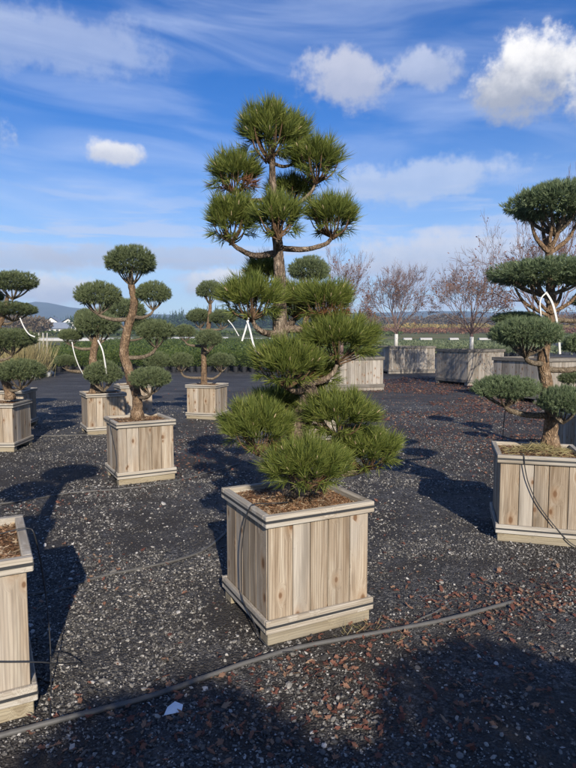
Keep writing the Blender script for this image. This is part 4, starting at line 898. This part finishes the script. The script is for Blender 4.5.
# ------------------------------------------------------------------ potted shrubs
def shrub_mesh(h, r, n, mat, seed, leaf=0.035):
    g_ = np.random.default_rng(seed); mb = MB(); D = g_.normal(size=(n, 3)); D /= np.linalg.norm(D, axis=1)[:, None]
    q = g_.random((n, 1)) ** 0.4; P = D * q * np.array([r, r, h / 2]) * (0.8 + 0.4 * g_.random((n, 1))) + np.array([0, 0, h / 2])
    a = D + g_.normal(size=(n, 3)) * 0.6 + np.array([0, 0, 0.5]); a /= np.linalg.norm(a, axis=1)[:, None]; b = np.cross(a, g_.normal(size=(n, 3))); b /= np.linalg.norm(b, axis=1)[:, None]
    s = leaf * g_.uniform(0.7, 1.5, (n, 1))
    mb.add(np.stack([P - a * s, P + b * s * .5, P + a * s * 1.4, P - b * s * .5], 1).reshape(-1, 3), np.arange(n * 4).reshape(-1, 4))
    return mb.mesh('foliage', [mat])
def pot_mesh(r, h):
    mb = MB(); mb.tube([(0, 0, 0), (0, 0, h * 0.88), (0, 0, h * 0.881), (0, 0, h)], [r * 0.82, r, r * 1.06, r * 1.06], 12); return mb.mesh('pot', [M['pot']], False)
PM = pot_mesh(0.14, 0.27)
def shrubs(proto_label, group, rows, meshes, name='potted_shrub', potz=0.24):
    proto = None
    for (x, y, s) in rows:
        if proto is None or True:
            t_ = bpy.data.objects.new(name, None); col.objects.link(t_); t_.location = (x, y, float(gz(y))); t_.rotation_euler = (0, 0, random.uniform(0, 6.28)); tag(t_, proto_label, 'potted shrub', group)
            p_ = link('pot', PM, t_); f_ = link('foliage', meshes[random.randrange(len(meshes))], t_, (0, 0, potz), 0, (s, s, s))
SM = [shrub_mesh(0.80, 0.26, 420, M['shrub'], k, 0.035) for k in range(4)]
rows = []
for i_ in range(5):
    y = 27.6 + i_ * 0.8
    for x in np.arange(-11.8 - 0.2 * i_, 3.6 + 0.1 * i_, 0.42): rows.append((x + random.uniform(-.05, .05) + 0.2 * (i_ % 2), y + random.uniform(-.07, .07), random.uniform(0.8, 1.12)))
shrubs('green shrub in a black pot in the nursery rows behind the small straight tree', 'green potted shrubs in rows', rows, SM)
SG = [shrub_mesh(0.55, 0.30, 300, M['shrub_grey'], 20 + k, 0.045) for k in range(4)]
rows = []
for i_ in range(3):
    y = 44.5 + i_ * 1.1
    for x in np.arange(4.0, 20.5, 0.62): rows.append((x + random.uniform(-.08, .08), y + random.uniform(-.1, .1), random.uniform(0.8, 1.2)))
shrubs('grey-green shrub in a black pot in the rows beyond the large grey boxes', 'grey-green potted shrubs in rows', rows, SG)
def mass(name, label, x0, x1, y0, y1, n, hmin, hmax, mat, leaf, rowgap=None, gap=0.0, flare=0.0):
    y = rng.uniform(y0, y1, n)
    if rowgap: y = y0 + np.round((y - y0) / rowgap) * rowgap + rng.normal(size=n) * rowgap * 0.2
    wf = 1 + flare * (y - y0) / max(1e-6, (y1 - y0)); xm = (x0 + x1) / 2; x = xm + (rng.uniform(x0, x1, n) - xm) * wf
    hh = hmin + (hmax - hmin) * fbm(x, y, 0.8 / max(0.4, hmax), 3, 5); z = gz(y) + hh * (gap + (1 - gap) * rng.random(n) ** 0.5)
    P = np.stack([x, y, z], -1); a = rng.normal(size=(n, 3)) + np.array([0, 0, 0.6]); a /= np.linalg.norm(a, axis=1)[:, None]; b = np.cross(a, rng.normal(size=(n, 3))); b /= np.linalg.norm(b, axis=1)[:, None]
    s = leaf * rng.uniform(0.6, 1.5, (n, 1)); V = np.stack([P - a * s, P + b * s * .6, P + a * s, P - b * s * .6], 1).reshape(-1, 3)
    o = link(name, mesh_np(name, V, [np.arange(n * 4).reshape(-1, 4)], [mat])); o['kind'] = 'stuff'; o['label'] = label; return o
mass('shrub_field', 'dense green nursery shrubs filling the beds behind the potted rows', -17, 3.5, 31.6, 92, 70000, 0.75, 1.15, M['shrub'], 0.075, 1.0, 0.1, 1.0)
mass('shrub_field', 'grey-green nursery shrubs filling the beds beyond the grey boxes', 4, 24, 48, 95, 36000, 0.45, 0.75, M['shrub_grey'], 0.10, 1.4, 0.1, 1.3)
mass('shrub_band', 'low russet shrubs in a band across the far right field', 20, 150, 176, 200, 12000, 0.5, 2.4, M['russet'], 0.28, None, 0.0)
mass('shrub_band', 'golden yellow shrubs in a band across the far right field', 42, 170, 228, 256, 12000, 0.6, 3.8, M['yellow'], 0.38, None, 0.0)
mass('treeline', 'brown leafless copse along the far right edge of the fields', 40, 260, 300, 330, 26000, 2.0, 9.5, M['brown'], 0.5, None, 0.0)
mass('shrub_band', 'dark hedge line across the far fields on the left', -140, 30, 150, 156, 9000, 0.8, 1.6, M['shrub'], 0.3, None, 0.0)

# white row covers
def row_cover(label, x0, x1, y, w, h):
    n = 8; a = np.linspace(0, np.pi, n); mb = MB(); xsn = np.linspace(x0, x1, 12); ring = []
    V = [(x, y - math.cos(t_) * w / 2, float(gz(y)) + math.sin(t_) * h) for x in xsn for t_ in a]
    i, j = np.meshgrid(np.arange(11), np.arange(n - 1), indexing='ij'); q_ = (i * n + j).ravel()
    V = np.array(V); V2 = V.copy(); c0 = np.array([(x0 + x1) / 2, y, float(gz(y))]); mb.add(V - c0, np.stack([q_, q_ + 1, q_ + n + 1, q_ + n], -1))
    mb.add(np.array([V[k] for k in range(n)]) - c0, None, [[0, k, k + 1] for k in range(1, n - 1)]); mb.add(np.array([V[len(V) - n + k] for k in range(n)]) - c0, None, [[0, k + 1, k] for k in range(1, n - 1)])
    return tag(link('row_cover', mb.mesh('row_cover', [M['film']], False), None, tuple(c0)), label, 'row cover', 'white row covers in the far fields')
row_cover('long white row cover running behind the green shrub beds on the left', -62, -30, 112, 2.5, 0.6)
row_cover('white row cover strip between the small tree and the curvy trunk', -27, -12, 116, 2.5, 0.65)
row_cover('white row cover strip seen just left of the tall pine', -9, 6, 112, 2.5, 0.55)
for k, (a_, b_) in enumerate(((15, 19), (23.6, 26.4), (27, 31), (33, 36), (39, 44))):
    row_cover(['short white row cover just right of the tall pine', 'short white row cover just right of the farthest white trunk base', 'short white row cover left of the round-crowned bare tree', 'short white row cover right of the round-crowned bare tree', 'short white row cover near the flat-padded tree'][k], a_, a_ + (b_ - a_) * 0.6, 118, 1.2, 0.42)

# dry grass clumps, stakes, boulders on the left
for (x, y, h, lab) in ((14, 379, 1.5, 'golden dry grass clump nearest the left edge'), (27, 379, 1.65, 'tall golden dry grass clump left of the stakes'), (40, 377, 1.4, 'golden dry grass clump beside the pale stakes'), (4, 377, 1.4, 'golden dry grass clump cut by the left edge')):
    p = un(x, y); mb = MB(); blades(mb, (0, 0, 0), 500, h, (3, 38), 0.014, 0.16)
    tag(link('grass_clump', mb.mesh('grass_clump', [M['straw']]), None, (p[0], p[1], 0)), lab, 'grass clump', 'golden grass clumps')
for k, (x, lab) in enumerate(((36, 'leftmost of the pale stakes by the dry grass'), (39.5, 'second pale stake from the left by the dry grass'), (43, 'third pale stake from the left by the dry grass'), (46.5, 'rightmost of the pale stakes by the dry grass'))):
    p = at(x, 356, 25.5); mb = MB(); mb.tube([(0, 0, 0), (0.02, 0, 0.9), (0.03 * (k - 1), 0, 1.9)], 0.022, 6); tag(link('stake', mb.mesh('stake', [M['stake']], True), None, (p.x, p.y, 0)), lab, 'stake', 'pale stakes')
for (x, y, s, lab) in ((46, 377, 0.22, 'grey boulder at the foot of the dry grass'), (51, 375, 0.16, 'small grey boulder right of the larger one'), (34, 380, 0.18, 'low grey boulder under the dry grass clump'), (44, 368, 0.2, 'white boulder behind the pale stakes')):
    p = un(x, y); V = ICO_V * (1 + rng.uniform(-.2, .2, (len(ICO_V), 1))) * np.array([1.2, 1, 0.8]) * s
    tag(link('boulder', mesh_np('boulder', V, [ICO_F], [M['rock']], smooth=True), None, (p[0], p[1], s * 0.55)), lab, 'boulder', 'boulders by the dry grass')

# houses far left
def house(label, x, y, w, d, h, rh, gable_front):
    z = float(gz(y)); o = thing('house', label, 'house', (x, y, z), 0.1, 'white houses beyond the fields')
    mb = MB(); mb.box(-w / 2, w / 2, -d / 2, d / 2, -0.5, h, 0.02)
    if gable_front: mb.add([(-w / 2 + .01, -d / 2 + .01, h), (w / 2 - .01, -d / 2 + .01, h), (0, -d / 2 + .01, h + rh - 0.1), (-w / 2 + .01, d / 2 - .01, h), (w / 2 - .01, d / 2 - .01, h), (0, d / 2 - .01, h + rh - 0.1)], None, [[0, 1, 2], [4, 3, 5]])
    else: mb.add([(-w / 2 + .01, -d / 2 + .01, h), (-w / 2 + .01, d / 2 - .01, h), (-w / 2 + .01, 0, h + rh - 0.1), (w / 2 - .01, -d / 2 + .01, h), (w / 2 - .01, d / 2 - .01, h), (w / 2 - .01, 0, h + rh - 0.1)], None, [[1, 0, 2], [3, 4, 5]])
    link('wall', mb.mesh('wall', [M['wall']]), o)
    e = 0.4; V = [(-w / 2 - e, -d / 2 - e, h - 0.2), (w / 2 + e, -d / 2 - e, h - 0.2), (-w / 2 - e, d / 2 + e, h - 0.2), (w / 2 + e, d / 2 + e, h - 0.2)]
    rd = [(0, -d / 2 - e, h + rh), (0, d / 2 + e, h + rh)] if gable_front else [(-w / 2 - e, 0, h + rh), (w / 2 + e, 0, h + rh)]
    V = V + rd; Q = [[0, 4, 5, 2], [4, 1, 3, 5]] if gable_front else [[0, 1, 5, 4], [4, 5, 3, 2]]
    V = np.array(V, float); V2 = np.vstack([V, V + [0, 0, 0.18]]); QQ = Q + [[k + 6 for k in f] for f in Q]
    link('roof', mesh_np('roof', V2, [QQ], [M['roof']]), o)
    for k in (-0.28, 0.0, 0.28):
        mb = MB(); mb.box(k * w - 0.5, k * w + 0.5, -d / 2 - 0.05, -d / 2 + 0.02, h * 0.35, h * 0.75, 0.01); wd = link('window', mb.mesh('window', [M['wall']]), o)
        mb = MB(); mb.box(k * w - 0.42, k * w + 0.42, -d / 2 - 0.07, -d / 2 - 0.045, h * 0.38, h * 0.72, 0.005); link('pane', mb.mesh('pane', [M['glass']]), wd)
house('white farmhouse, leftmost of the white houses in the far fields', at(54, 330, 210).x, 210, 5.5, 6, 3.2, 2.0, True)
house('long white building with slate-blue roof in front of the farmhouse', at(60, 331, 200).x, 200, 6.5, 6, 1.4, 2.0, False)
house('white gabled house on the right of the farmhouse', at(71, 330, 205).x, 205, 5.5, 6, 3.0, 1.8, True)

# far bare round trees and conifers
def round_tree(label, x, y, h, r, mat, seed):
    o = thing('round_tree', label, 'tree', (x, y, float(gz(y))), 0, 'trees by the far houses')
    mb = MB(); mb.tube([(0, 0, -0.3), (0.05, 0, h * 0.3), (0, 0, h * 0.6)], [0.3, 0.22, 0.1], 6); link('trunk', mb.mesh('trunk', [M['twig']]), o)
    me = shrub_mesh(h * 0.8, r, 900, mat, seed, 0.30); me.name = 'crown'; link('crown', me, o, (0, 0, h * 0.2))
round_tree('brown round tree left of the white houses', at(33, 330, 150).x, 150, 5.2, 3.6, M['brown'], 1)
round_tree('smaller brown tree between the round tree and the houses', at(44, 330, 170).x, 170, 4.6, 2.6, M['brown'], 2)
round_tree('brown round tree at the left edge of the far fields', at(15, 330, 150).x, 150, 5.6, 3.6, M['brown'], 3)
round_tree('green round tree right of the white houses', at(80, 330, 190).x, 190, 6.0, 3.6, M['conifer'], 4)
def conifers(name, label, spots):
    Vs, Ts, c0 = [], [], 0
    for (x, y, h, r) in spots:
        nt = 90; q = np.sqrt(rng.random(nt)); z = h * (1 - q); ph = rng.uniform(0, 6.28, nt); rr = r * q * (0.75 + 0.5 * rng.random(nt)) + 0.2
        bz = float(gz(y)); top = np.stack([x + 0 * z, y + 0 * z, bz + z + h * 0.07], -1)
        l = np.stack([x + np.cos(ph - 0.33) * rr, y + np.sin(ph - 0.33) * rr, bz + z - h * 0.035], -1); r_ = np.stack([x + np.cos(ph + 0.33) * rr, y + np.sin(ph + 0.33) * rr, bz + z - h * 0.035], -1)
        Vs.append(np.stack([top, l, r_], 1).reshape(-1, 3)); Ts.append(np.arange(nt * 3).reshape(-1, 3) + c0); c0 += nt * 3
    o = link(name, mesh_np(name, np.concatenate(Vs), [np.concatenate(Ts)], [M['conifer']])); o['kind'] = 'stuff'; o['label'] = label
sp = []
for k in range(520):
    y = random.uniform(350, 430); px_ = random.uniform(150, 420); x = (px_ - 288) / FPX * y
    prof = np.interp(px_, [150, 175, 210, 260, 300, 350, 420], [0.55, 0.8, 0.95, 1.0, 0.9, 0.75, 0.4])
    sp.append((x, y, random.uniform(11, 18) * prof, random.uniform(2.0, 3.4)))
conifers('treeline', 'dark conifer wood behind the fields in the middle', sp)
sp = []
for k in range(420):
    y = random.uniform(620, 760); px_ = random.uniform(-120, 180); x = (px_ - 288) / FPX * y
    sp.append((x, y, random.uniform(12, 24), random.uniform(3, 5)))
for k in range(420):
    y = random.uniform(620, 760); px_ = random.uniform(400, 760); x = (px_ - 288) / FPX * y
    sp.append((x, y, random.uniform(8, 18), random.uniform(3, 5)))
conifers('treeline', 'far dark treeline below the blue hills', sp)

# ------------------------------------------------------------------ haze
m, t = newmat('air')
pv = t.node('ShaderNodeVolumePrincipled', {'Color': (0.50, 0.69, 1.0, 1), 'Density': 0.00050})
t.l.new(pv.outputs[0], t.node('ShaderNodeOutputMaterial').inputs['Volume'])
mb = MB(); mb.box(-2700, 2700, -320, 2000, -1.0, 160, 0.001)
o = link('haze', mb.mesh('haze', [m])); o['kind'] = 'stuff'; o['label'] = 'thin blue air between the camera and the far hills'
